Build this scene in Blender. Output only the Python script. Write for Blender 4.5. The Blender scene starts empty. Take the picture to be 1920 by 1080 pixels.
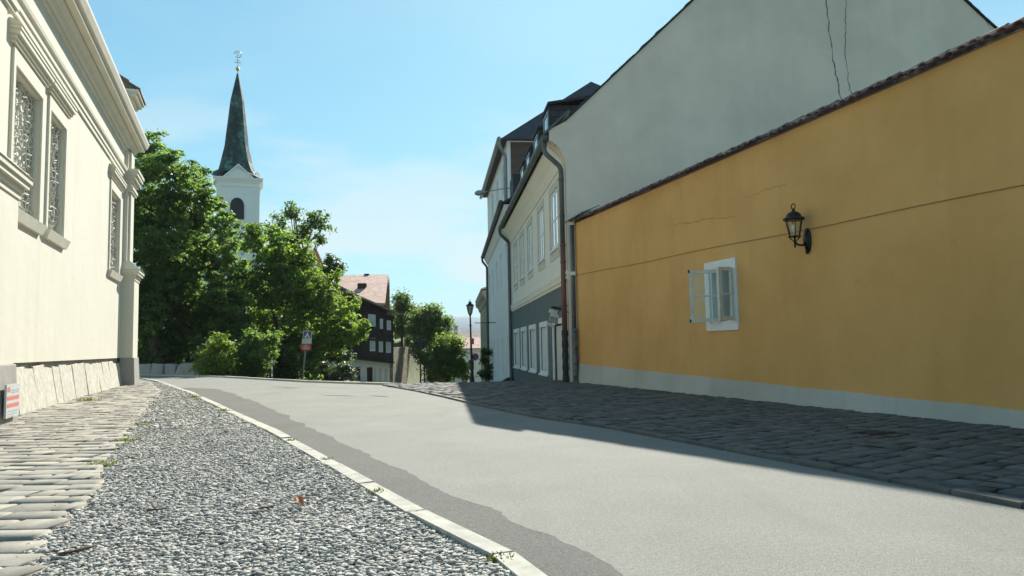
import bpy, math, random
import numpy as np
from mathutils import Vector
random.seed(7)
RNG = np.random.default_rng(11)
SC = bpy.context.scene
COL = SC.collection
R = math.radians

# ------------------------------------------------------------------ camera
F, ROLL, YH, HC = 1400.0, 0.018, 651.0, 0.9        # focal length in px of a 1920 px frame
TH = math.atan((YH - 540.0) / F)
FW = np.array([0, math.cos(TH), math.sin(TH)])
R0 = np.array([1.0, 0, 0]); U0 = np.array([0, -math.sin(TH), math.cos(TH)])
RI = R0 * math.cos(ROLL) - U0 * math.sin(ROLL)
UP = U0 * math.cos(ROLL) + R0 * math.sin(ROLL)
CAM = np.array([0, 0, HC])
cd = bpy.data.cameras.new('camera'); co = bpy.data.objects.new('camera', cd); COL.objects.link(co)
cd.sensor_width = 36.0; cd.lens = 36.0 * F / 1920.0
cd.clip_start = 0.05; cd.clip_end = 12000
from mathutils import Matrix
m3 = Matrix(((RI[0], UP[0], -FW[0]), (RI[1], UP[1], -FW[1]), (RI[2], UP[2], -FW[2])))
co.matrix_world = Matrix.Translation(CAM.tolist()) @ m3.to_4x4()
SC.camera = co

# ------------------------------------------------------------------ light
SUN_A, SUN_B = 0.212, 1.49                           # horizontal offsets towards the sun per metre of height
SUN_EL = math.atan(1 / math.hypot(SUN_A, SUN_B)); SUN_AZ = math.atan2(SUN_A, SUN_B)   # azimuth from +Y to +X
SKY_STRENGTH, SUN_STRENGTH, EXPOSURE = 0.142, 5.0, 1.0
sd = bpy.data.lights.new('sun', 'SUN'); so = bpy.data.objects.new('sun', sd); COL.objects.link(so)
sd.energy = SUN_STRENGTH; sd.angle = R(0.45); sd.color = (1.0, 0.95, 0.86)
so.rotation_euler = Vector((-SUN_A, -SUN_B, -1)).to_track_quat('-Z', 'Y').to_euler()
so.location = (0, 0, 60)
w = bpy.data.worlds.new('World'); SC.world = w; w.use_nodes = True
nt = w.node_tree; nt.nodes.clear()
def wn(t, **k):
    n = nt.nodes.new(t)
    for a, v in k.items(): setattr(n, a, v)
    return n
sky = wn('ShaderNodeTexSky', sky_type='NISHITA', sun_disc=False, sun_elevation=SUN_EL, sun_rotation=SUN_AZ,
         altitude=300, air_density=1.0, dust_density=0.3, ozone_density=2.5)
tc = wn('ShaderNodeTexCoord'); mp = wn('ShaderNodeMapping'); mp.inputs['Scale'].default_value = (1.6, 1.6, 6.5)
no = wn('ShaderNodeTexNoise'); no.inputs['Scale'].default_value = 2.1; no.inputs['Detail'].default_value = 7; no.inputs['Roughness'].default_value = .55
nt.links.new(tc.outputs['Generated'], mp.inputs[0]); nt.links.new(mp.outputs[0], no.inputs['Vector'])
rp = wn('ShaderNodeValToRGB'); rp.color_ramp.elements[0].position = .46; rp.color_ramp.elements[1].position = .60
nt.links.new(no.outputs['Fac'], rp.inputs[0])
sx = wn('ShaderNodeSeparateXYZ'); nt.links.new(tc.outputs['Generated'], sx.inputs[0])
mr = wn('ShaderNodeMapRange'); mr.inputs['From Min'].default_value = .02; mr.inputs['From Max'].default_value = .36
mr.inputs['To Min'].default_value = 1.0; mr.inputs['To Max'].default_value = .06
nt.links.new(sx.outputs['Z'], mr.inputs['Value'])
mu = wn('ShaderNodeMath', operation='MULTIPLY'); nt.links.new(rp.outputs[0], mu.inputs[0]); nt.links.new(mr.outputs[0], mu.inputs[1])
mx = wn('ShaderNodeMixRGB'); nt.links.new(mu.outputs[0], mx.inputs[0])
v1 = wn('ShaderNodeVectorMath', operation='MULTIPLY_ADD'); nt.links.new(sky.outputs[0], v1.inputs[0]); v1.inputs[1].default_value = (.16, .16, .16); v1.inputs[2].default_value = (1, 1, 1)
v2 = wn('ShaderNodeVectorMath', operation='DIVIDE'); nt.links.new(sky.outputs[0], v2.inputs[0]); nt.links.new(v1.outputs[0], v2.inputs[1])
v3 = wn('ShaderNodeVectorMath', operation='MULTIPLY'); nt.links.new(v2.outputs[0], v3.inputs[0]); v3.inputs[1].default_value = (.56, .94, 1.0)   # thin summer air: glare near the sun held down
nt.links.new(v3.outputs[0], mx.inputs[1])
mx.inputs[2].default_value = (3.0, 3.35, 3.35, 1)
bg = wn('ShaderNodeBackground'); bg.inputs[1].default_value = SKY_STRENGTH
wo = wn('ShaderNodeOutputWorld')
nt.links.new(mx.outputs[0], bg.inputs[0]); nt.links.new(bg.outputs[0], wo.inputs[0])
SC.view_settings.view_transform = 'Standard'; SC.view_settings.look = 'None'
SC.view_settings.gamma = 1.0; SC.view_settings.use_curve_mapping = False
SC.view_settings.exposure = EXPOSURE
SC.cycles.max_bounces = 8; SC.cycles.diffuse_bounces = 5; SC.cycles.transparent_max_bounces = 12

# ------------------------------------------------------------------ picking points of the real surfaces
def ray(x, y): return FW + RI * (x - 960) / F + UP * (540 - y) / F
def on_z(x, y, z=0.0):
    d = ray(x, y); return CAM + d * (z - CAM[2]) / d[2]
def at_y(x, y, Y):
    d = ray(x, y); return CAM + d * (Y / d[1])
def on_plane(x, y, p0, n):
    d = ray(x, y); return CAM + d * (np.dot(np.asarray(p0) - CAM, n) / np.dot(d, n))
class Frame:                                        # a facade: s along it, n out of it, z up
    def __init__(s, o, d, flip=False):
        s.o = np.array([o[0], o[1], 0.0]); d = np.array([d[0], d[1], 0.0]); s.d = d / np.linalg.norm(d)
        s.n = np.array([s.d[1], -s.d[0], 0.0]) * (-1 if flip else 1)
    def p(s, a, n, z): return s.o + s.d * a + s.n * n + np.array([0, 0, z])
    def hit(s, x, y, n=0.0):
        q = on_plane(x, y, s.o + s.n * n, s.n); return float((q - s.o) @ s.d), float(q[2])

# ------------------------------------------------------------------ materials
MATS = {}
def nodes_of(name):
    m = bpy.data.materials.new(name); m.use_nodes = True; MATS[name] = m
    t = m.node_tree; b = t.nodes['Principled BSDF']
    return m, t, b
def lk(t, a, b): t.links.new(a, b)
def noise(t, vec, scale, detail=5, rough=.6):
    n = t.nodes.new('ShaderNodeTexNoise'); n.inputs['Scale'].default_value = scale
    n.inputs['Detail'].default_value = detail; n.inputs['Roughness'].default_value = rough
    if vec is not None: lk(t, vec, n.inputs['Vector'])
    return n
def ramp(t, fac, stops):
    r = t.nodes.new('ShaderNodeValToRGB'); e = r.color_ramp.elements
    while len(e) < len(stops): e.new(.5)
    for i, (p, c) in enumerate(stops):
        e[i].position = p; e[i].color = (c[0], c[1], c[2], 1)
    lk(t, fac, r.inputs[0]); return r
def mixc(t, fac, a, b, mode='MIX'):
    m = t.nodes.new('ShaderNodeMixRGB'); m.blend_type = mode
    for i, v in ((0, fac), (1, a), (2, b)):
        if isinstance(v, (int, float)): m.inputs[i].default_value = v
        elif isinstance(v, tuple): m.inputs[i].default_value = (v[0], v[1], v[2], 1)
        else: lk(t, v, m.inputs[i])
    return m.outputs[0]
def bump(t, b, h, strength=.3, dist=.01):
    n = t.nodes.new('ShaderNodeBump'); n.inputs['Strength'].default_value = strength; n.inputs['Distance'].default_value = dist
    lk(t, h, n.inputs['Height']); lk(t, n.outputs[0], b.inputs['Normal']); return n
def coord(t, kind='Object', scale=(1, 1, 1)):
    c = t.nodes.new('ShaderNodeTexCoord'); m = t.nodes.new('ShaderNodeMapping'); m.inputs['Scale'].default_value = scale
    lk(t, c.outputs[kind], m.inputs[0]); return m.outputs[0]
def plain(name, c, rough=.6, metal=0.0, var=.12, scale=6, bs=.15):
    m, t, b = nodes_of(name); v = coord(t); n = noise(t, v, scale)
    d = tuple(x * (1 - var) for x in c); l = tuple(min(.95, x * (1 + var)) for x in c)
    r = ramp(t, n.outputs[0], [(.3, d), (.7, l)]); lk(t, r.outputs[0], b.inputs['Base Color'])
    b.inputs['Roughness'].default_value = rough; b.inputs['Metallic'].default_value = metal
    n2 = noise(t, v, scale * 8, 3); bump(t, b, n2.outputs[0], bs, .004)
    return m
def plaster(name, c, stain, amt=.35, streak=.3, bs=.35, speck=None):
    """rendered wall: broad patches, faint vertical runs, a sandy surface"""
    m, t, b = nodes_of(name); v = coord(t); vs = coord(t, 'Object', (1.6, 1.6, .16))
    a = noise(t, v, .55, 6, .62); s = noise(t, vs, 1.7, 5, .6)
    r1 = ramp(t, a.outputs[0], [(.36, (0, 0, 0)), (.7, (1, 1, 1))]); r2 = ramp(t, s.outputs[0], [(.5, (0, 0, 0)), (.78, (1, 1, 1))])
    f1 = t.nodes.new('ShaderNodeMath'); f1.operation = 'MULTIPLY'; lk(t, r1.outputs[0], f1.inputs[0]); f1.inputs[1].default_value = amt
    f2 = t.nodes.new('ShaderNodeMath'); f2.operation = 'MULTIPLY'; lk(t, r2.outputs[0], f2.inputs[0]); f2.inputs[1].default_value = streak
    c1 = mixc(t, f1.outputs[0], c, stain); c2 = mixc(t, f2.outputs[0], c1, tuple(x * .8 for x in stain))
    if speck:
        k = noise(t, v, 3.2, 7, .7); rk = ramp(t, k.outputs[0], [(.6, (0, 0, 0)), (.72, (.5, .5, .5))]); c2 = mixc(t, rk.outputs[0], c2, speck)
    lk(t, c2, b.inputs['Base Color']); b.inputs['Roughness'].default_value = .92
    b.inputs['Specular IOR Level'].default_value = .2
    g = noise(t, v, 60, 4, .7); g2 = noise(t, v, 2.2, 4); ad = t.nodes.new('ShaderNodeMath'); ad.operation = 'MULTIPLY_ADD'
    lk(t, g2.outputs[0], ad.inputs[0]); ad.inputs[1].default_value = 5.0; lk(t, g.outputs[0], ad.inputs[2])
    bump(t, b, ad.outputs[0], bs, .006)
    return m
def island(name, cols, rough=.85, bs=.5, fine=55, sheen=None, dirt=None):
    """stones, leaves: one colour per loose piece"""
    m, t, b = nodes_of(name); g = t.nodes.new('ShaderNodeNewGeometry')
    r = ramp(t, g.outputs['Random Per Island'], [(i / max(1, len(cols) - 1), c) for i, c in enumerate(cols)])
    v = coord(t); n = noise(t, v, fine, 5, .65); n3 = noise(t, v, 9, 4)
    k = ramp(t, n3.outputs[0], [(.3, (.72, .72, .72)), (.7, (1.15, 1.15, 1.15))])
    c = mixc(t, 1.0, r.outputs[0], k.outputs[0], 'MULTIPLY')
    if dirt: c = dirt(t, c)
    lk(t, c, b.inputs['Base Color']); b.inputs['Roughness'].default_value = rough
    bump(t, b, n.outputs[0], bs, .006); return m
def leafmat(name, cols, trans=.45):
    m, t, b = nodes_of(name); g = t.nodes.new('ShaderNodeNewGeometry')
    r = ramp(t, g.outputs['Random Per Island'], [(i / max(1, len(cols) - 1), c) for i, c in enumerate(cols)])
    v = coord(t); n = noise(t, v, .9, 3); k = ramp(t, n.outputs[0], [(.35, (.8, .85, .8)), (.65, (1.15, 1.1, 1.0))])
    c = mixc(t, 1.0, r.outputs[0], k.outputs[0], 'MULTIPLY')
    lk(t, c, b.inputs['Base Color']); b.inputs['Roughness'].default_value = .5; b.inputs['Specular IOR Level'].default_value = .35
    tr = t.nodes.new('ShaderNodeBsdfTranslucent'); c2 = mixc(t, 1.0, c, (1.5, 1.6, .7), 'MULTIPLY'); lk(t, c2, tr.inputs[0])
    mxs = t.nodes.new('ShaderNodeMixShader'); mxs.inputs[0].default_value = trans
    lk(t, b.outputs[0], mxs.inputs[1]); lk(t, tr.outputs[0], mxs.inputs[2])
    lk(t, mxs.outputs[0], t.nodes['Material Output'].inputs[0]); return m
def asphalt(name, c1, c2, patch):
    m, t, b = nodes_of(name); v = coord(t)
    a = noise(t, v, .9, 6, .68); f = noise(t, v, 140, 3, .8); vo = t.nodes.new('ShaderNodeTexVoronoi'); vo.inputs['Scale'].default_value = 120; lk(t, v, vo.inputs['Vector'])
    r = ramp(t, a.outputs[0], [(.3, c1), (.7, c2)])
    rf = ramp(t, f.outputs[0], [(.34, (.5, .5, .5)), (.5, (1, 1, 1)), (.66, (1.55, 1.52, 1.46))])
    f2 = noise(t, v, 38, 4, .75); rf2 = ramp(t, f2.outputs[0], [(.36, (.86, .86, .86)), (.64, (1.14, 1.13, 1.12))])
    c = mixc(t, 1.0, r.outputs[0], rf.outputs[0], 'MULTIPLY'); c = mixc(t, 1.0, c, rf2.outputs[0], 'MULTIPLY')
    vl = coord(t, 'Object', (1.6, .35, 1)); w_ = noise(t, vl, 1.0, 4, .55); rw = ramp(t, w_.outputs[0], [(.52, (0, 0, 0)), (.7, (.35, .35, .35))])
    c = mixc(t, rw.outputs[0], c, patch)
    lk(t, c, b.inputs['Base Color']); b.inputs['Roughness'].default_value = .92; b.inputs['Specular IOR Level'].default_value = .2
    ad = t.nodes.new('ShaderNodeMath'); ad.operation = 'ADD'; lk(t, f.outputs[0], ad.inputs[0]); lk(t, vo.outputs['Distance'], ad.inputs[1])
    bump(t, b, ad.outputs[0], .3, .004); return m
def tiles(name, cols, w=.2, h=.16, mortar=(.05, .03, .025), bs=.8, rot=(0, 0, 0)):
    m, t, b = nodes_of(name); c = t.nodes.new('ShaderNodeTexCoord')
    br = t.nodes.new('ShaderNodeTexBrick'); lk(t, c.outputs['UV'], br.inputs['Vector'])
    br.inputs['Scale'].default_value = 1.0; br.inputs['Brick Width'].default_value = w; br.inputs['Row Height'].default_value = h
    br.inputs['Mortar Size'].default_value = .012; br.inputs['Color1'].default_value = (0, 0, 0, 1); br.inputs['Color2'].default_value = (1, 1, 1, 1)
    br.inputs['Mortar'].default_value = (.5, .5, .5, 1); br.inputs['Bias'].default_value = 0.0
    r = ramp(t, br.outputs['Color'], [(i / (len(cols) - 1), x) for i, x in enumerate(cols)])
    v = coord(t); n = noise(t, v, 1.3, 6, .65); k = ramp(t, n.outputs[0], [(.3, (.7, .7, .7)), (.7, (1.2, 1.2, 1.2))])
    cc = mixc(t, 1.0, r.outputs[0], k.outputs[0], 'MULTIPLY'); cc = mixc(t, br.outputs['Fac'], cc, mortar)
    lk(t, cc, b.inputs['Base Color']); b.inputs['Roughness'].default_value = .8
    iv = t.nodes.new('ShaderNodeMath'); iv.operation = 'SUBTRACT'; iv.inputs[0].default_value = 1; lk(t, br.outputs['Fac'], iv.inputs[1])
    bump(t, b, iv.outputs[0], bs, .02); return m
def glass(name, c, rough=.06):
    m, t, b = nodes_of(name); v = coord(t); n = noise(t, v, 1.2, 2); r = ramp(t, n.outputs[0], [(.3, tuple(x * .7 for x in c)), (.7, c)])
    lk(t, r.outputs[0], b.inputs['Base Color']); b.inputs['Roughness'].default_value = rough; b.inputs['Specular IOR Level'].default_value = .9
    n2 = noise(t, v, 3, 2); bump(t, b, n2.outputs[0], .05, .02); return m

cream = plaster('cream_plaster', (.625, .60, .50), (.55, .53, .44), .4, .3)
cream_trim = plaster('cream_trim', (.63, .605, .505), (.54, .52, .43), .5, .35)
stone_grey = plaster('grey_stone', (.36, .35, .31), (.22, .21, .19), .6, .4, .7)
slab_stone = island('slab_stone', [(.46, .44, .36), (.50, .475, .39), (.48, .455, .37), (.52, .495, .41)], .9, .6, 14)
house_cream = plaster('house_cream', (.77, .735, .615), (.67, .64, .54), .35, .15)
gable_grey = plaster('gable_plaster', (.77, .67, .545), (.62, .54, .44), .9, .14, .45)
house_grey = plaster('house_grey_paint', (.14, .165, .16), (.11, .13, .125), .5, .25)
white_house = plaster('white_plaster', (.80, .79, .74), (.7, .69, .65), .4, .2)
ochre = plaster('ochre_plaster', (.71, .415, .15), (.56, .315, .10), .8, .2, .45, (.50, .30, .12))
plinth_pale = plaster('plinth_render', (.52, .515, .45), (.36, .36, .31), .75, .45)
asph = asphalt('asphalt', (.195, .198, .175), (.24, .242, .214), (.165, .165, .146))
asph_dark = asphalt('asphalt_strip', (.105, .105, .095), (.13, .13, .118), (.092, .09, .083))
kerb_m = island('kerb_stone', [(.37, .365, .30), (.43, .42, .34), (.39, .38, .32)], .9, .5, 40)
def rust_patch(t, c):
    cc = t.nodes.new('ShaderNodeTexCoord'); d = t.nodes.new('ShaderNodeVectorMath'); d.operation = 'SUBTRACT'
    lk(t, cc.outputs['Object'], d.inputs[0]); p = on_z(1650, 818); d.inputs[1].default_value = (p[0], p[1], .05)
    mpn = t.nodes.new('ShaderNodeMapping'); mpn.inputs['Scale'].default_value = (1.9, 2.6, 1); lk(t, d.outputs[0], mpn.inputs[0])
    ln = t.nodes.new('ShaderNodeVectorMath'); ln.operation = 'LENGTH'; lk(t, mpn.outputs[0], ln.inputs[0])
    nn = noise(t, cc.outputs['Object'], 5, 5); s = t.nodes.new('ShaderNodeMath'); s.operation = 'MULTIPLY_ADD'
    lk(t, nn.outputs[0], s.inputs[0]); s.inputs[1].default_value = .9; lk(t, ln.outputs['Value'], s.inputs[2])
    rr = ramp(t, s.outputs[0], [(.85, (.95, .95, .95)), (1.15, (0, 0, 0))]); return mixc(t, rr.outputs[0], c, (.04, .02, .012))
sett_l = island('path_setts', [(.25, .235, .19), (.30, .28, .225), (.215, .20, .165), (.33, .31, .25), (.27, .25, .205)], .9, .4, 75)
sett_r = island('pavement_setts', [(.088, .09, .08), (.12, .122, .107), (.10, .098, .086), (.14, .14, .122), (.075, .078, .072)], .85, .45, 60, dirt=rust_patch)
joint = plain('joint_sand', (.12, .112, .085), .95, 0, .4, 9, .5)
gravel_m = island('gravel_stone', [(.33, .325, .285), (.38, .37, .32), (.28, .275, .245), (.42, .405, .35), (.35, .34, .295), (.46, .43, .36), (.31, .305, .27)], .85, .4, 70)
gravel_b = plain('gravel_bed', (.29, .285, .25), .95, 0, .4, 40, .6)
earth = plain('earth', (.10, .11, .05), .95, 0, .4, 2, .6)
roof_dark = tiles('dark_roof_slates', [(.030, .032, .036), (.05, .052, .056), (.038, .04, .044)], .3, .22, (.015, .015, .016))
roof_red = tiles('red_roof_tiles', [(.60, .34, .25), (.68, .42, .32), (.54, .30, .22), (.66, .46, .36)], .24, .3, (.14, .07, .05))
roof_worn = tiles('worn_roof_tiles', [(.34, .29, .24), (.44, .38, .32), (.3, .25, .21)], .24, .3, (.08, .06, .05))
brown_cladding = tiles('brown_cladding', [(.085, .055, .04), (.12, .075, .052), (.10, .062, .045)], .5, .18, (.04, .028, .02))
tile_old = island('coping_tile', [(.15, .085, .07), (.24, .145, .12), (.11, .07, .06), (.36, .27, .23)], .65, .6, 30)
mortar = plain('mortar', (.30, .24, .20), .95, 0, .2, 12, .4)
zinc = plain('zinc', (.10, .115, .11), .55, .35, .2, 5, .12)
zinc_light = plain('zinc_light', (.26, .28, .27), .5, .35, .2, 5, .12)
pipe_brown = plain('brown_pipe', (.16, .075, .05), .6, 0, .2, 5, .1)
cable_m = plain('ochre_cable', (.24, .13, .05), .8); pipe_tar = plain('tarred_pipe', (.022, .024, .024), .7, 0, .5, 14, .5)
pipe_scab = plain('peeling_pipe', (.13, .135, .14), .7, 0, .9, 9, .4)
iron = plain('black_iron', (.012, .014, .016), .42, .3, .3, 20, .12)
white_paint = plain('white_paint', (.74, .75, .72), .55, 0, .06, 5, .08)
old_paint = plain('old_cream_paint', (.60, .58, .49), .6, 0, .12, 9, .2)
trim_grey = plain('window_trim', (.56, .54, .44), .85, 0, .1, 4, .2)
blind = plain('closed_blind', (.60, .62, .57), .7, 0, .08, 3, .05)
dark_in = plain('unlit_interior', (.02, .022, .022), .9)  # near-black colour standing for an unlit interior
pane_m = glass('window_pane', (.74, .82, .84)); pane_m.node_tree.nodes['Principled BSDF'].inputs['Metallic'].default_value = .85; pane_dark = glass('dark_pane', (.05, .06, .065))
lantern_glass = glass('lantern_glass', (.42, .38, .26), .2)
bulb_m = plain('bulb_white', (.75, .74, .68), .4)
lattice_m = plain('lattice_metal', (.53, .52, .45), .7, 0, .3, 30, .2); lattice_back = plain('lattice_back', (.52, .505, .425), .6, 0, .4, 14, .4)
timber = plain('dark_timber', (.048, .04, .034), .9, 0, .35, 3, .4); timber.node_tree.nodes['Principled BSDF'].inputs['IOR'].default_value = 1.0
copper = None
def copper_mat():
    m, t, b = nodes_of('patina_copper'); c = t.nodes.new('ShaderNodeTexCoord')
    br = t.nodes.new('ShaderNodeTexBrick'); lk(t, c.outputs['UV'], br.inputs['Vector']); br.inputs['Scale'].default_value = 1
    br.inputs['Brick Width'].default_value = .55; br.inputs['Row Height'].default_value = .4; br.inputs['Mortar Size'].default_value = .02
    br.inputs['Color1'].default_value = (0, 0, 0, 1); br.inputs['Color2'].default_value = (1, 1, 1, 1)
    v = coord(t, 'Object', (1, 1, .55)); n = noise(t, v, .8, 8, .72)
    ad = t.nodes.new('ShaderNodeMath'); ad.operation = 'MULTIPLY_ADD'; lk(t, br.outputs['Color'], ad.inputs[0]); ad.inputs[1].default_value = .12; lk(t, n.outputs[0], ad.inputs[2])
    r = ramp(t, ad.outputs[0], [(.42, (.008, .022, .022)), (.58, (.02, .058, .052)), (.68, (.075, .19, .15)), (.8, (.14, .28, .21))])
    lk(t, r.outputs[0], b.inputs['Base Color']); b.inputs['Roughness'].default_value = .75; b.inputs['Specular IOR Level'].default_value = .2; bump(t, b, ad.outputs[0], .5, .03); return m
copper = copper_mat()
gold = plain('gilded', (.55, .42, .16), .3, .9, .15, 5, .1); silver = plain('pale_metal', (.5, .5, .46), .4, .6, .1, 5, .1)
church_white = plaster('church_plaster', (.80, .80, .76), (.7, .7, .67), .3, .15)
def rubble_mat():
    m, t, b = nodes_of('rubble_stone'); v = coord(t, 'Object', (1, 1, 1.6)); vo = t.nodes.new('ShaderNodeTexVoronoi'); vo.inputs['Scale'].default_value = 2.6; lk(t, v, vo.inputs['Vector'])
    ve = t.nodes.new('ShaderNodeTexVoronoi'); ve.feature = 'DISTANCE_TO_EDGE'; ve.inputs['Scale'].default_value = 2.6; lk(t, v, ve.inputs['Vector'])
    sp = t.nodes.new('ShaderNodeSeparateXYZ'); lk(t, vo.outputs['Color'], sp.inputs[0])
    r = ramp(t, sp.outputs[0], [(0, (.26, .22, .15)), (.5, (.38, .33, .24)), (1, (.48, .43, .32))]); n = noise(t, v, 1.2, 5); k = ramp(t, n.outputs[0], [(.3, (.7, .7, .68)), (.7, (1.1, 1.1, 1.1))])
    c = mixc(t, 1.0, r.outputs[0], k.outputs[0], 'MULTIPLY'); e_ = ramp(t, ve.outputs['Distance'], [(.0, (1, 1, 1)), (.06, (0, 0, 0))]); c = mixc(t, e_.outputs[0], c, (.18, .155, .11))
    lk(t, c, b.inputs['Base Color']); b.inputs['Roughness'].default_value = .95; b.inputs['Specular IOR Level'].default_value = .1; bump(t, b, ve.outputs['Distance'], .8, .08); return m
rubble = rubble_mat()
bark = plain('bark', (.065, .052, .038), .95, 0, .4, 12, .8)
leaf_maple = leafmat('maple_leaf', [(.10, .16, .07), (.135, .205, .088), (.175, .25, .11), (.12, .185, .08)], .72)
leaf_ash = leafmat('ash_leaf', [(.135, .20, .065), (.17, .245, .08), (.205, .28, .095), (.15, .22, .072)], .72)
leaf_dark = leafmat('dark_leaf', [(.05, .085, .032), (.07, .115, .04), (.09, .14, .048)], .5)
leaf_yellow = leafmat('yellow_leaf', [(.13, .185, .055), (.165, .225, .065), (.19, .25, .075)], .6)
leaf_thin = leafmat('thin_leaf', [(.09, .15, .05), (.12, .19, .06), (.10, .165, .055)], .6)
leaf_silver = leafmat('silver_leaf', [(.10, .13, .085), (.17, .2, .14), (.06, .09, .045)], .25)
grass_m = leafmat('grass_blade', [(.12, .15, .03), (.17, .19, .045), (.09, .12, .03)], .4)
bank_grass = plain('bank_grass', (.13, .16, .045), .95, 0, .45, 1.5, .6)
sign_blue = plain('sign_blue', (.015, .045, .16), .4, 0, .05); sign_white = plain('sign_white', (.52, .54, .50), .45, 0, .05)
sign_red = plain('sign_red', (.50, .035, .03), .45, 0, .05); sign_grey = plain('sign_back', (.3, .31, .31), .5, .4, .1)
pink_red = plain('faded_red', (.62, .16, .15), .5, 0, .15, 30); text_grey = plain('faded_text', (.30, .36, .45), .6, 0, .1)
hill_m = plain('far_hill', (.12, .185, .20), .95, 0, .15, .01, 0)  # distance haze put into the colour: blue-green instead of plain forest green
leaf_orange = plain('orange_leaf', (.62, .20, .06), .6, 0, .3, 30, .3); twig_m = plain('dry_twig', (.10, .07, .045), .9, 0, .4, 30, .6)
stucco_tan = plaster('tan_plaster', (.50, .44, .36), (.4, .36, .3), .4, .3); grey_green = plaster('grey_green_plaster', (.27, .27, .22), (.2, .2, .17), .5, .3)
pink_roof = tiles('pale_pink_roof', [(.42, .32, .26), (.50, .38, .31), (.46, .33, .27)], .4, .5, (.3, .2, .16), .4)

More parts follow.
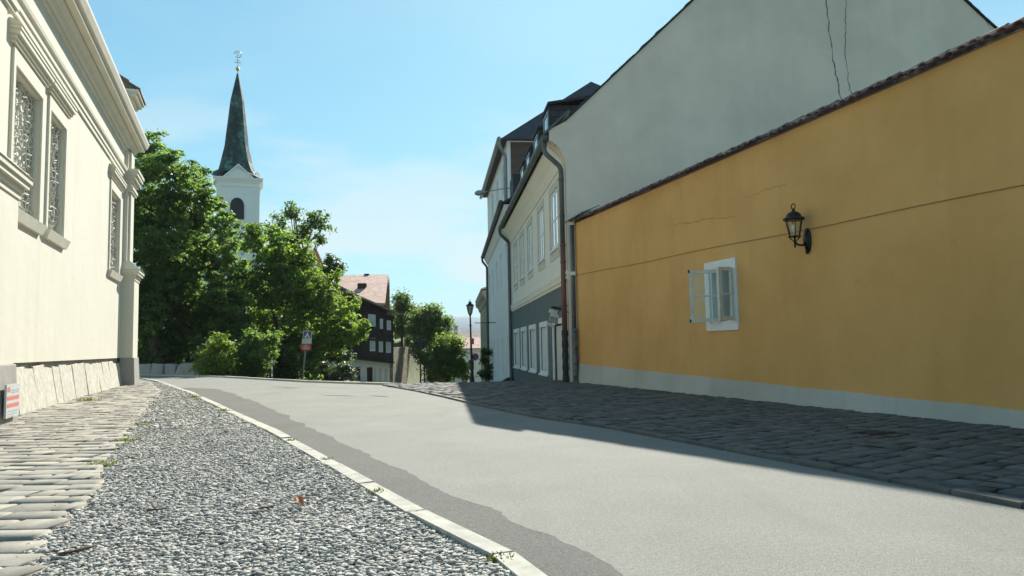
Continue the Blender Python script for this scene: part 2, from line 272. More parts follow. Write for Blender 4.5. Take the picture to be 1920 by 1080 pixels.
# ------------------------------------------------------------------ mesh helpers
class MB:
    """collects faces in world space; build() links ONE mesh object"""
    def __init__(s): s.v = []; s.f = []; s.m = []; s.uv = {}
    def add(s, pts, faces, mi=0):
        k = len(s.v); s.v.extend([tuple(map(float, p)) for p in pts])
        for f in faces: s.f.append(tuple(k + i for i in f)); s.m.append(mi)
    def quad(s, a, b, c, d, mi=0, uv=None):
        s.add([a, b, c, d], [(0, 1, 2, 3)], mi)
    def poly(s, pts, mi=0): s.add(pts, [tuple(range(len(pts)))], mi)
    def hexa(s, p, mi=0):                            # 8 points: bottom ring 0-3, top ring 4-7
        s.add(p, [(3, 2, 1, 0), (4, 5, 6, 7), (0, 1, 5, 4), (1, 2, 6, 5), (2, 3, 7, 6), (3, 0, 4, 7)], mi)
    def box(s, x0, x1, y0, y1, z0, z1, mi=0):
        s.hexa([(x0, y0, z0), (x1, y0, z0), (x1, y1, z0), (x0, y1, z0), (x0, y0, z1), (x1, y0, z1), (x1, y1, z1), (x0, y1, z1)], mi)
    def fbox(s, fr, a0, a1, n0, n1, z0, z1, mi=0):
        P = fr.p; s.hexa([P(a0, n0, z0), P(a1, n0, z0), P(a1, n1, z0), P(a0, n1, z0), P(a0, n0, z1), P(a1, n0, z1), P(a1, n1, z1), P(a0, n1, z1)], mi)
    def prism(s, ring, off, mi=0):                   # ring of points pushed along off
        ring = [np.asarray(p, float) for p in ring]; off = np.asarray(off, float); n = len(ring)
        s.add(ring + [p + off for p in ring], [tuple(range(n - 1, -1, -1)), tuple(range(n, 2 * n))] + [(i, (i + 1) % n, n + (i + 1) % n, n + i) for i in range(n)], mi)
    def profile(s, fr, prof, a0, a1, mi=0, cap=True):   # (n, z) profile run along a facade
        n = len(prof); r0 = [fr.p(a0, q[0], q[1]) for q in prof]; r1 = [fr.p(a1, q[0], q[1]) for q in prof]
        fc = [(i, (i + 1) % n, n + (i + 1) % n, n + i) for i in range(n)]
        if cap: fc += [tuple(range(n - 1, -1, -1)), tuple(range(n, 2 * n))]
        s.add(r0 + r1, fc, mi)
    def tube(s, pts, r, k=10, mi=0, cap=True):
        pts = [np.asarray(p, float) for p in pts]; rr = r if isinstance(r, (list, tuple)) else [r] * len(pts)
        rings = []; up = None
        for i, p in enumerate(pts):
            d = (pts[min(i + 1, len(pts) - 1)] - pts[max(i - 1, 0)]); d = d / (np.linalg.norm(d) + 1e-9)
            if up is None:
                up = np.cross(d, [0, 0, 1.0]) if abs(d[2]) < .9 else np.cross(d, [0, 1.0, 0])
            up = up - d * (up @ d); up = up / (np.linalg.norm(up) + 1e-9); q = np.cross(d, up)
            rings.append([p + rr[i] * (up * math.cos(2 * math.pi * j / k) + q * math.sin(2 * math.pi * j / k)) for j in range(k)])
        V = [x for ring in rings for x in ring]; fc = []
        for i in range(len(pts) - 1):
            for j in range(k):
                fc.append((i * k + j, i * k + (j + 1) % k, (i + 1) * k + (j + 1) % k, (i + 1) * k + j))
        if cap: fc += [tuple(range(k - 1, -1, -1)), tuple((len(pts) - 1) * k + j for j in range(k))]
        s.add(V, fc, mi)
    def lathe(s, c, prof, k=16, mi=0, rot=0.0, sx=1.0, sy=1.0):   # prof: (radius, z)
        V = []; fc = []
        for r, z in prof:
            for j in range(k):
                a = 2 * math.pi * j / k + rot; V.append((c[0] + sx * r * math.cos(a), c[1] + sy * r * math.sin(a), c[2] + z))
        for i in range(len(prof) - 1):
            for j in range(k): fc.append((i * k + j, i * k + (j + 1) % k, (i + 1) * k + (j + 1) % k, (i + 1) * k + j))
        fc += [tuple(range(k - 1, -1, -1)), tuple((len(prof) - 1) * k + j for j in range(k))]
        s.add(V, fc, mi)
    def build(s, name, mat, parent=None, smooth=False, uvdir=None, bevel=0.0):
        me = bpy.data.meshes.new(name)
        base = np.array(parent['_base']) if parent is not None and '_base' in parent else np.zeros(3)
        me.from_pydata([tuple(np.array(p) - base) for p in s.v], [], s.f)
        for m in (mat if isinstance(mat, (list, tuple)) else [mat]): me.materials.append(m)
        me.polygons.foreach_set('material_index', s.m)
        if smooth: me.polygons.foreach_set('use_smooth', [True] * len(me.polygons))
        me.update()
        if uvdir:                                    # metric UV from each face: u along the horizontal, v up the slope
            ul = me.uv_layers.new(name='UVMap')
            for p in me.polygons:
                n = p.normal; u = Vector((-n.y, n.x, 0))
                if u.length < 1e-3: u = Vector((1, 0, 0))
                u.normalize(); v = n.cross(u)
                for li in p.loop_indices:
                    c = me.vertices[me.loops[li].vertex_index].co; ul.data[li].uv = (c.dot(u), c.dot(v))
        o = bpy.data.objects.new(name, me); COL.objects.link(o)
        if parent is not None: o.parent = parent; o['_base'] = parent['_base'] if '_base' in parent else [0, 0, 0]
        else: o['_base'] = [0, 0, 0]
        if bevel:
            b = o.modifiers.new('bevel', 'BEVEL'); b.width = bevel; b.segments = 2; b.limit_method = 'ANGLE'
        return o
def tag(o, label, cat, group=None):
    o['label'] = label; o['category'] = cat
    if group: o['group'] = group
    return o
def thing(name, label, cat, base, group=None):
    o = bpy.data.objects.new(name, None); COL.objects.link(o); o.location = tuple(map(float, base)); o['_base'] = list(map(float, base))
    o.empty_display_size = .3
    return tag(o, label, cat, group)
def np_mesh(name, V, Fc, mat, parent=None, smooth=False, base=None):
    """big mesh from arrays; Fc is (n, k) or a list of such arrays"""
    V = np.asarray(V, np.float32)
    if parent is not None and '_base' in parent: V = V - np.array(parent['_base'], np.float32)
    Fs = Fc if isinstance(Fc, list) else [Fc]
    me = bpy.data.meshes.new(name); me.vertices.add(len(V)); me.vertices.foreach_set('co', V.ravel())
    loops = np.concatenate([f.ravel() for f in Fs]).astype(np.int32); tot = np.concatenate([np.full(len(f), f.shape[1]) for f in Fs]).astype(np.int32)
    st = np.concatenate([[0], np.cumsum(tot)[:-1]]).astype(np.int32)
    me.loops.add(len(loops)); me.loops.foreach_set('vertex_index', loops)
    me.polygons.add(len(tot)); me.polygons.foreach_set('loop_start', st); me.polygons.foreach_set('loop_total', tot)
    if smooth: me.polygons.foreach_set('use_smooth', np.ones(len(tot), bool))
    me.materials.append(mat); me.update(calc_edges=True); me.validate()
    o = bpy.data.objects.new(name, me); COL.objects.link(o)
    if parent is not None: o.parent = parent; o['_base'] = parent['_base']
    return o
def in_poly(x, y, poly):
    x = np.asarray(x); y = np.asarray(y); ins = np.zeros(x.shape, bool); n = len(poly); j = n - 1
    for i in range(n):
        xi, yi = poly[i]; xj, yj = poly[j]
        c = ((yi > y) != (yj > y)) & (x < (xj - xi) * (y - yi) / (yj - yi + 1e-12) + xi); ins ^= c; j = i
    return ins
def wall_holes(mb, fr, a0, a1, z0, z1, holes, rev=.18, n=0.0, mi=0):
    """facade with real openings and their reveals"""
    S = sorted({a0, a1, *[h[0] for h in holes], *[h[1] for h in holes]}); Z = sorted({z0, z1, *[h[2] for h in holes], *[h[3] for h in holes]})
    for i in range(len(S) - 1):
        for j in range(len(Z) - 1):
            cs, cz = (S[i] + S[i + 1]) / 2, (Z[j] + Z[j + 1]) / 2
            if any(h[0] < cs < h[1] and h[2] < cz < h[3] for h in holes): continue
            mb.quad(fr.p(S[i], n, Z[j]), fr.p(S[i + 1], n, Z[j]), fr.p(S[i + 1], n, Z[j + 1]), fr.p(S[i], n, Z[j + 1]), mi)
    for h in holes:
        c = [(h[0], h[2]), (h[1], h[2]), (h[1], h[3]), (h[0], h[3])]
        for k in range(4):
            (s0, q0), (s1, q1) = c[k], c[(k + 1) % 4]
            mb.quad(fr.p(s0, n, q0), fr.p(s1, n, q1), fr.p(s1, n - rev, q1), fr.p(s0, n - rev, q0), mi)
def ring_boxes(mb, fr, a0, a1, z0, z1, w, n0, n1, wb=None, wt=None, mi=0):
    """a rectangular frame: stiles full height, rails between them"""
    wb = w if wb is None else wb; wt = w if wt is None else wt
    mb.fbox(fr, a0, a0 + w, n0, n1, z0, z1, mi); mb.fbox(fr, a1 - w, a1, n0, n1, z0, z1, mi)
    if wt: mb.fbox(fr, a0 + w, a1 - w, n0, n1, z1 - wt, z1, mi)
    if wb: mb.fbox(fr, a0 + w, a1 - w, n0, n1, z0, z0 + wb, mi)

# ------------------------------------------------------------------ ground
CREST = [(-60, 52), (-30, 41), (-15.8, 32.1), (-10.6, 27.5), (-5.95, 21.9), (-2.96, 19.2), (-1.1, 19.1), (0, 19.4), (1.4, 19.4), (60, 19.4)]
def crest(x): return np.interp(x, [c[0] for c in CREST], [c[1] for c in CREST])
def ground(x, y):
    x = np.asarray(x, float); y = np.asarray(y, float)
    t = np.maximum(0, y - crest(x)); dwn = -(.05 * t + .0006 * np.minimum(t, 60) ** 2); dwn = np.maximum(dwn, -6.5)
    k = np.clip((x + 20) / 12, 0, 1)                # left of the road's far edge the land stays up
    return dwn * k
def gz(x, y): return float(ground(x, y))
def sheet(name, xs, ys, fz, mat, kind='structure'):
    X, Y = np.meshgrid(xs, ys); Z = fz(X, Y); n, m_ = X.shape
    V = np.stack([X, Y, Z], -1).reshape(-1, 3); i = np.arange(n * m_).reshape(n, m_)
    Fq = np.stack([i[:-1, :-1], i[:-1, 1:], i[1:, 1:], i[1:, :-1]], -1).reshape(-1, 4)
    o = np_mesh(name, V, Fq, mat, None, True); o['kind'] = kind; return o
def loft(name, left, right, fz, mat, nx=6, step=.5, kind='structure', edge=0.0):
    """sheet between two polylines given as functions of y"""
    y0, y1 = left[0][1], left[-1][1]; ys = np.arange(y0, y1 + step * .5, step)
    L = np.interp(ys, [p[1] for p in left], [p[0] for p in left]); Rr = np.interp(ys, [p[1] for p in right], [p[0] for p in right])
    if edge: Rr = Rr + edge * np.convolve(RNG.normal(size=len(ys) + 8), [.1, .2, .3, .5, .6, .5, .3, .2, .1], 'valid') * .5 + edge * (RNG.random(len(ys)) - .5) * .5
    T = np.linspace(0, 1, nx + 1)[None, :]; X = L[:, None] * (1 - T) + Rr[:, None] * T; Y = np.repeat(ys[:, None], nx + 1, 1); Z = fz(X, Y)
    n, m_ = X.shape; V = np.stack([X, Y, Z], -1).reshape(-1, 3); i = np.arange(n * m_).reshape(n, m_)
    o = np_mesh(name, V, np.stack([i[:-1, :-1], i[:-1, 1:], i[1:, 1:], i[1:, :-1]], -1).reshape(-1, 4), mat, None, True); o['kind'] = kind; return o
def nz(a, b, n): return np.linspace(a, b, n)
sheet('ground', np.concatenate([[-4000, -1500, -600, -250, -120], nz(-70, 30, 101), [45, 90, 200, 600, 1500, 4000]]),
      np.concatenate([[-300, -60, -20], nz(-8, 90, 99), [110, 140, 200, 400, 1000, 2500, 6000]]),
      lambda x, y: ground(x, y) - .05, earth)

KERB = [(.65, 1.4), (.36, 2.2), (.1, 3.02), (-.07, 3.38), (-.28, 3.72), (-.56, 4.25), (-1.33, 5.8), (-2.62, 8.36), (-4.41, 11.66), (-7.25, 16.94), (-11.28, 23.95), (-14.2, 28.4), (-18, 33.2)]
PATH = [(-1.1, .5), (-2.01, 3.18), (-3.02, 5.47), (-4.23, 8.2), (-5.88, 11.97), (-8.31, 17.66), (-10.6, 21.9), (-11.4, 23.3)]
KR = [(3.6, 1.2), (2.68, 4.02), (2.2, 5.27), (1.63, 6.7), (.97, 8.3), (.24, 9.63), (-.53, 11.61), (-1.32, 13.91), (-2.1, 16.0), (-3.2, 18.6)]
REPAIR = [(.78, 1.4), (.64, 2.2), (0.424, 3.015), (0.144, 3.693), (-0.022, 3.998), (-0.486, 4.847), (-1.118, 6.184), (-2.179, 8.39), (-4.407, 13.08), (-5.937, 15.998), (-7.415, 18.723), (-8.72, 19.6)]
# road sheet: from behind the camera up to the crest, following it
yy = np.linspace(0, 1, 45); xs = np.concatenate([nz(-46, -18, 15), nz(-17, 9, 53)])
X = np.repeat(xs[None, :], 45, 0); Y = -8 + (crest(X) + .4 + 8) * yy[:, None]
ii = np.arange(X.size).reshape(X.shape)
ro = np_mesh('road', np.stack([X, Y, ground(X, Y)], -1).reshape(-1, 3), np.stack([ii[:-1, :-1], ii[:-1, 1:], ii[1:, 1:], ii[1:, :-1]], -1).reshape(-1, 4), asph, None, True); ro['kind'] = 'structure'
LW = Frame(on_z(30, 782), on_z(235, 722) - on_z(30, 782))             # the chapel's street wall
YW = Frame(on_z(1078, 718), on_z(1920, 808) - on_z(1078, 718))       # the ochre wall
CR = np.array([1.403, 18.19, 0]); CF = Frame(CR, (-.095, 1), True)   # the cream house's street wall
WALLX = lambda y: LW.o[0] + LW.d[0] / LW.d[1] * (y - LW.o[1])
YWX = lambda y: YW.o[0] + YW.d[0] / YW.d[1] * (y - YW.o[1])
loft('asphalt_repair_strip', [(np.interp(p[1], [k[1] for k in KERB], [k[0] for k in KERB]) + .004, p[1]) for p in REPAIR], REPAIR, lambda x, y: ground(x, y) + .004, asph_dark, 5, .06, edge=.045)
for q in ((505, 725, 60, 3), (600, 741, 70, 2), (690, 742, 40, 2)):    # short tarred cracks at the bend
    c = on_z(q[0], q[1]); d = on_z(q[0] + q[2], q[1] + q[3])
    mb = MB(); mb.poly([(c[0], c[1], .004), ((c[0] + d[0]) / 2, (c[1] + d[1]) / 2 - .07, .004), (d[0], d[1], .004), ((c[0] + d[0]) / 2 + .1, (c[1] + d[1]) / 2 + .05, .004)])
    o = mb.build('tar_seam', asph_dark); o['kind'] = 'structure'
gl = [(p[0] - .02, p[1]) for p in PATH]
loft('gravel_bed', [(x - .16, y) for x, y in PATH[:-1]] + [(-11.5, 23.2)], [(np.interp(y, [k[1] for k in KERB], [k[0] for k in KERB]) - .1, y) for x, y in PATH[:-1]] + [(-11.1, 23.2)], lambda x, y: ground(x, y) + .006, gravel_b, 6, .4)
lp = [(WALLX(y) - .1, y) for y in (.5, 8, 16, 23.5)]
loft('cobbled_path', lp, [(x_ - .12, y_) for x_, y_ in PATH[:-1]] + [(-11.3, 23.5)], lambda x, y: ground(x, y) + .034, joint, 6, .4)
loft('cobbled_pavement', KR, [(min(YWX(y), 40) + .15 if y < 18.4 else 1.5, y) for y in (1.2, 6, 12, 18.3, 18.6)], lambda x, y: ground(x, y) + .016, joint, 8, .4)
loft('side_street', [(-3.2, 18.6), (-3.6, 20), (-5, 40), (-7, 70), (-8, 110)], [(1.5, 18.6), (1.4, 20), (-.5, 40), (-3, 70), (-4, 110)], lambda x, y: ground(x, y) + .028, asph, 6, .8)
loft('far_pavement', [(-60, 19), (-59, 20)], [(-59, 19), (-58, 20)], lambda x, y: ground(x, y) + .01, kerb_m, 1, .5)
COL.objects.unlink(bpy.data.objects['far_pavement']); bpy.data.objects.remove(bpy.data.objects['far_pavement'])

def setts(name, poly, rowdir, rh, lmin, lmax, z, mat, gap=.012, jit=.01, th=.05, tilt=.012, edge=None):
    """real paving stones, each its own bevelled block, laid in rows inside a polygon"""
    rd = np.array(rowdir, float); rd /= np.linalg.norm(rd); cd_ = np.array([-rd[1], rd[0]]); P = np.array(poly)
    us, vs = P @ rd, P @ cd_; out = []
    v = vs.min()
    while v < vs.max():
        h = rh * (.93 + .14 * RNG.random()); u = us.min() - RNG.random() * lmax; bend = RNG.normal() * .01
        while u < us.max():
            l = lmin + (lmax - lmin) * RNG.random(); out.append((u + l / 2, v + h / 2, l - gap * 1.5, h - gap)); u += l
        v += h
    A = np.array(out); c = A[:, :1] * rd + A[:, 1:2] * cd_
    if edge is not None:                             # stones cut at the path's ragged outer edge
        lim = np.interp(c[:, 1], [p[1] for p in edge], [p[0] for p in edge]) + RNG.normal(0, .025, len(c)); over = np.clip(c[:, 0] + A[:, 2] / 2 - lim, 0, None)
        A[:, 2] -= over; A[:, 0] -= over / 2; kk_ = A[:, 2] > .07; A = A[kk_]; c = A[:, :1] * rd + A[:, 1:2] * cd_
    k = in_poly(c[:, 0], c[:, 1], poly); A = A[k]; c = c[k]; n = len(A)
    sg = np.array([(-1, -1), (1, -1), (1, 1), (-1, 1)], float)
    V = np.zeros((n, 12, 3)); zz = RNG.normal(0, .0025, n); tl = RNG.normal(0, tilt, (n, 2))
    for lev, (ins, dz) in enumerate(((0.0, -th), (0.0, -.007), (.007, 0.0))):
        for q in range(4):
            lu = sg[q, 0] * (A[:, 2] / 2 - ins) + RNG.normal(0, jit, n) * (lev > 0); lv = sg[q, 1] * (A[:, 3] / 2 - ins) + RNG.normal(0, jit * .7, n) * (lev > 0)
            xy = c + lu[:, None] * rd + lv[:, None] * cd_
            V[:, lev * 4 + q, :2] = xy
            V[:, lev * 4 + q, 2] = ground(xy[:, 0], xy[:, 1]) + z + dz + zz + tl[:, 0] * lu + tl[:, 1] * lv + (RNG.normal(0, .002, n) if lev == 2 else 0)
    fc = [(8, 9, 10, 11)] + [(a, (a % 4 + 1) % 4 + (a // 4) * 4, (a % 4 + 1) % 4 + (a // 4) * 4 + 4, a + 4) for a in range(8)]
    Fq = (np.arange(n)[:, None, None] * 12 + np.array(fc)[None]).reshape(-1, 4)
    o = np_mesh(name, V.reshape(-1, 3), Fq, mat); o['kind'] = 'structure'; return o
pl = [(WALLX(.8), .8)] + [p for p in PATH if p[1] > .6] + [(-11.6, 23.6), (-12.3, 23.6), (WALLX(21), 21)]
pl[1:1] = [(-1.2, .8)]
setts('path_stones', pl, (1, -.03), .215, .16, .34, .042, sett_l, gap=.014, jit=.006, tilt=.008, edge=PATH)
pr = KR[:-1] + [(-3.1, 18.5), (-3.6, 21), (1.2, 21), (1.39, 18.4)] + [(YWX(y) - .01, y) for y in (16, 12, 8, 4, 1.2)]
pr = [(x + .13, y) if i < len(KR) - 1 else (x, y) for i, (x, y) in enumerate(pr)]
setts('pavement_stones', pr, (.83, .56), .17, .15, .28, .034, sett_r, gap=.018)
def kerb_run(name, pts, wd, z, length, mat, gap=.008, side=1):
    """stones laid end to end along a polyline"""
    P = np.array(pts); seg = np.linalg.norm(np.diff(P, axis=0), axis=1); cum = np.concatenate([[0], np.cumsum(seg)])
    at = lambda s: np.array([np.interp(s, cum, P[:, 0]), np.interp(s, cum, P[:, 1])]); b = MB(); s = 0
    while s < cum[-1] - .1:
        l = length * (.9 + .2 * random.random()); a, e = at(s + gap), at(min(s + l, cum[-1])); d = (e - a) / np.linalg.norm(e - a); nn = np.array([-d[1], d[0]]) * side
        z0 = random.gauss(0, .003); q = [a, e, e + nn * wd, a + nn * wd]; r = []
        for dz, ins in ((-.12, 0), (z + z0 - .012, 0), (z + z0, .01)):
            cc = sum(q) / 4
            for x in q:
                y = x + (cc - x) / np.linalg.norm(cc - x) * ins; r.append((y[0], y[1], gz(y[0], y[1]) + dz + (random.gauss(0, .002) if ins else 0)))
        b.add(r, [(8, 9, 10, 11)] + [(i, (i % 4 + 1) % 4 + i // 4 * 4, (i % 4 + 1) % 4 + i // 4 * 4 + 4, i + 4) for i in range(8)])
        s += l
    o = b.build(name, mat); o['kind'] = 'structure'; return o
kerb_run('kerb', KERB, .105, .035, 1.0, kerb_m)
kerb_run('pavement_kerb', KR, .1, .028, .42, sett_r, side=-1)
cr_pts = [(x, float(crest(x))) for x in (-40, -30, -22, -15.8, -13, -10.6, -8, -5.95, -4.5, -2.96)]
kerb_run('far_kerb', [(x, y - .35) for x, y in cr_pts], .16, .05, 1.2, kerb_m)
o = loft('far_footway', [(y, x) for x, y in []] or [(-40, 0), (-40, 1)], [(-39.5, 0), (-39.5, 1)], lambda x, y: ground(x, y) - .03, kerb_m, 1, .5)
bpy.data.objects.remove(o)
b = MB()
for (x0, y0), (x1, y1) in zip(cr_pts[:-1], cr_pts[1:]):
    b.quad((x0, y0 - .16, .02), (x1, y1 - .16, .02), (x1, y1 + .9, gz(x1, y1 + .9) + .02), (x0, y0 + .9, gz(x0, y0 + .9) + .02))
o = b.build('far_footway', kerb_m); o['kind'] = 'structure'

def stones(name, n, ylo, yhi, size, mat, ydens=1.0):
    """loose chippings as real faceted stones"""
    ph = (1 + 5 ** .5) / 2
    ico = np.array([(-1, ph, 0), (1, ph, 0), (-1, -ph, 0), (1, -ph, 0), (0, -1, ph), (0, 1, ph), (0, -1, -ph), (0, 1, -ph), (ph, 0, -1), (ph, 0, 1), (-ph, 0, -1), (-ph, 0, 1)], float); ico /= np.linalg.norm(ico[0])
    fc = np.array([(0, 11, 5), (0, 5, 1), (0, 1, 7), (0, 7, 10), (0, 10, 11), (1, 5, 9), (5, 11, 4), (11, 10, 2), (10, 7, 6), (7, 1, 8), (3, 9, 4), (3, 4, 2), (3, 2, 6), (3, 6, 8), (3, 8, 9), (4, 9, 5), (2, 4, 11), (6, 2, 10), (8, 6, 7), (9, 8, 1)])
    y = ylo + (yhi - ylo) * RNG.random(n) ** ydens
    l = np.interp(y, [p[1] for p in PATH], [p[0] for p in PATH]) - .13; r = np.interp(y, [k[1] for k in KERB], [k[0] for k in KERB]) - .12
    keep = r > l; y, l, r = y[keep], l[keep], r[keep]; wgt = (r - l) / (r - l).max(); keep = RNG.random(len(y)) < wgt + .02; y, l, r = y[keep], l[keep], r[keep]; n = len(y)
    x = l + (r - l) * RNG.random(n)
    s = size * np.exp(np.clip(RNG.normal(0, .3, n), -.7, .6)) * .5
    sc = np.stack([s * (1 + .5 * RNG.random(n)), s * (.7 + .4 * RNG.random(n)), s * (.26 + .26 * RNG.random(n))], -1)
    P = ico[None] * (.5 + .85 * RNG.random((n, 12, 1))) * sc[:, None, :]
    a = RNG.random(n) * 6.283; t = RNG.normal(0, .32, n); ca, sa, ct, st = np.cos(a), np.sin(a), np.cos(t), np.sin(t)
    X0, Y0, Z0 = P[..., 0], P[..., 1], P[..., 2]; Y1 = Y0 * ct[:, None] - Z0 * st[:, None]; Z1 = Y0 * st[:, None] + Z0 * ct[:, None]
    V = np.stack([X0 * ca[:, None] - Y1 * sa[:, None], X0 * sa[:, None] + Y1 * ca[:, None], Z1], -1)
    V[..., 0] += x[:, None]; V[..., 1] += y[:, None]; V[..., 2] += (ground(x, y) + .008 + s * .35 + .012 * RNG.random(n) + .008 * np.sin(x * 5) * np.sin(y * 4))[:, None]
    Fq = (np.arange(n)[:, None, None] * 12 + fc[None]).reshape(-1, 3)
    o = np_mesh(name, V.reshape(-1, 3), Fq, mat); o['kind'] = 'stuff'; return o
stones('gravel', 115000, 1.9, 9, .0205, gravel_m, 1.35)
stones('gravel', 32000, 8.8, 23, .033, gravel_m, 1.2)

# ------------------------------------------------------------------ chapel on the left
CL = Frame(LW.o, LW.d); s_end = 11.3
ch = thing('chapel', 'cream baroque chapel with latticed windows and heavy cornice beside the cobbled path', 'chapel', CL.p(0, 0, 0))
WIN = [(-.72, .80), (1.44, 2.62), (8.02, 9.5)]
ZB, ZT = 3.06, 5.06
b = MB(); wall_holes(b, CL, -6, s_end, .80, 8.2, [(a, e, ZB, ZT) for a, e in WIN], .22)
P = CL.p
b.quad(P(s_end, 0, -.2), P(s_end, -7, -.2), P(s_end, -7, 8.2), P(s_end, 0, 8.2)); b.quad(P(-6, 0, -.2), P(-6, -7, -.2), P(-6, -7, 8.2), P(-6, 0, 8.2))
b.quad(P(-6, -7, -.2), P(s_end, -7, -.2), P(s_end, -7, 8.2), P(-6, -7, 8.2)); b.quad(P(-6, 0, 8.2), P(s_end, 0, 8.2), P(s_end, -7, 8.2), P(-6, -7, 8.2))
b.build('wall', cream, ch)
b = MB(); b.fbox(CL, -6, s_end, -.3, -.07, -.2, .80); b.build('plinth_backing', stone_grey, ch)
b = MB(); s = -.2                                   # leaning slabs of the plinth
while s < 10.3:
    l = .42 + .3 * random.random(); e = min(s + l, 10.45); t0 = .70 + random.gauss(0, .015); t1 = t0 + random.gauss(0, .012); lean = .13 + random.gauss(0, .006)
    g = .002; n0 = .09 + random.gauss(0, .007); n1 = -.02 + random.gauss(0, .005)
    a0, a1 = s + lean, e - g + lean
    mid = (t0 + t1) / 2 * .5
    b.hexa([P(a0, -.06, -.1), P(a1, -.06, -.1), P(a1, n0, -.1), P(a0, n0 + random.gauss(0, .008), -.1), P(s, -.068, t0), P(e - g, -.068, t1), P(e - g, n1, t1), P(s, n1 + random.gauss(0, .006), t0)])
    s = e
b.build('plinth_slabs', slab_stone, ch, bevel=.006)
# mouldings: architrave, frieze stays the wall, cornice, attic
ARCH = [(-.02, 5.80), (.035, 5.80), (.035, 5.90), (.06, 5.90), (.06, 6.0), (.10, 6.02), (.115, 6.08), (.10, 6.12), (-.02, 6.14)]
CORN = [(-.02, 6.68), (.05, 6.68), (.05, 6.76), (.10, 6.78), (.14, 6.86), (.22, 6.93), (.22, 6.98), (.36, 6.98), (.36, 7.06), (.42, 7.08), (.47, 7.2), (.47, 7.26), (-.02, 7.34)]
ATT = [(-.45, 7.2), (-.18, 7.2), (-.18, 8.2), (-.13, 8.22), (-.1, 8.3), (-.1, 8.38), (-.45, 8.42)]
def run_return(bb, prof, a0, a1, back=1.5):
    """moulding along the wall, mitred round the far corner"""
    n = len(prof); A = [CL.p(a0, q[0], q[1]) for q in prof]; B = [CL.p(a1 + q[0], q[0], q[1]) for q in prof]; C_ = [CL.p(a1 + q[0], -back, q[1]) for q in prof]
    fc = [(i, (i + 1) % n, n + (i + 1) % n, n + i) for i in range(n)] + [(n + i, n + (i + 1) % n, 2 * n + (i + 1) % n, 2 * n + i) for i in range(n)]
    bb.add(A + B + C_, fc + [tuple(range(n - 1, -1, -1)), tuple(range(2 * n, 3 * n))])
b = MB(); run_return(b, ARCH, -6, s_end); b.build('architrave', cream_trim, ch)
b = MB(); run_return(b, CORN, -6, s_end); b.build('cornice', cream_trim, ch)
b = MB(); run_return(b, ATT, -6, s_end - .2); b.build('attic', cream_trim, ch)
# corner gable block with its own small cornice and tiled top, behind the attic's far end
b = MB(); b.fbox(CL, s_end - .35, s_end + .55, -1.6, -.02, 7.3, 8.25)
for k, (e, z0, z1) in enumerate(((.06, 8.25, 8.33), (.14, 8.33, 8.42), (.24, 8.42, 8.52), (.3, 8.52, 8.6))): b.fbox(CL, s_end - .35 - e, s_end + .55 + e, -1.6, -.02 + e, z0, z1)
g_ = b.build('corner_block', cream_trim, ch)
b = MB()
for k in range(6):
    a0 = s_end - .6 + k * .26
    for r_ in range(3): b.hexa([P(a0, .32 - r_ * .3, 8.602 + r_ * .22), P(a0 + .24, .32 - r_ * .3, 8.602 + r_ * .22), P(a0 + .24, -.06 - r_ * .3, 8.82 + r_ * .22), P(a0, -.06 - r_ * .3, 8.82 + r_ * .22), P(a0, .32 - r_ * .3, 8.65 + r_ * .22), P(a0 + .24, .32 - r_ * .3, 8.65 + r_ * .22), P(a0 + .24, -.06 - r_ * .3, 8.87 + r_ * .22), P(a0, -.06 - r_ * .3, 8.87 + r_ * .22)])
b.build('roof_tiles', tile_old, g_)
# two-tier buttresses: a deep lower pier with a capped top, a shallow pilaster above
def buttress(a0, a1, pr=.31):
    b = MB(); b.fbox(CL, a0, a1, -.02, pr, .78, 3.05); pier = b.build('buttress', cream, ch)
    b = MB(); b.hexa([P(a0 - .06, -.02, -.1), P(a1 + .06, -.02, -.1), P(a1 + .06, pr + .08, -.1), P(a0 - .06, pr + .08, -.1), P(a0 - .025, -.02, .80), P(a1 + .025, -.02, .80), P(a1 + .025, pr + .035, .80), P(a0 - .025, pr + .035, .80)]); b.build('base_stone', stone_grey, pier, bevel=.02)
    b = MB()
    for e, z0, z1 in ((.02, 2.98, 3.06), (.05, 3.06, 3.13), (.10, 3.13, 3.2), (.13, 3.2, 3.27)): b.fbox(CL, a0 - e, a1 + e, -.02, pr + e, z0, z1)
    b.hexa([P(a0 - .15, -.02, 3.272), P(a1 + .15, -.02, 3.272), P(a1 + .15, pr + .15, 3.272), P(a0 - .15, pr + .15, 3.272), P(a0 - .02, -.02, 3.55), P(a1 + .02, -.02, 3.55), P(a1 + .02, .2, 3.52), P(a0 - .02, .2, 3.52)])
    b.build('capping', cream_trim, pier)
    b = MB(); b.fbox(CL, a0 + .02, a1 - .02, -.02, .1, 3.4, 5.55); b.fbox(CL, a0 + .22, a1 - .22, -.02, .16, 3.4, 5.55)
    b.fbox(CL, a0 + .04, a1 - .04, -.02, .09, 6.12, 6.7); b.fbox(CL, a0 + .22, a1 - .22, -.02, .15, 6.12, 6.7)
    b.build('pilaster', cream_trim, ch)
    b = MB()
    for e, z0, z1 in ((.03, 5.52, 5.58), (.06, 5.58, 5.66), (.02, 5.66, 5.78), (.07, 5.78, 5.86), (.13, 5.86, 5.96), (.18, 5.96, 6.06), (.21, 6.06, 6.14)): b.fbox(CL, a0 - e * .8, a1 + e * .8, -.02, .17 + e, z0, z1)
    b.build('capital', cream_trim, ch)
buttress(10.35, 11.4); buttress(-3.4, CL.hit(36, 800, .39)[0] - .06)
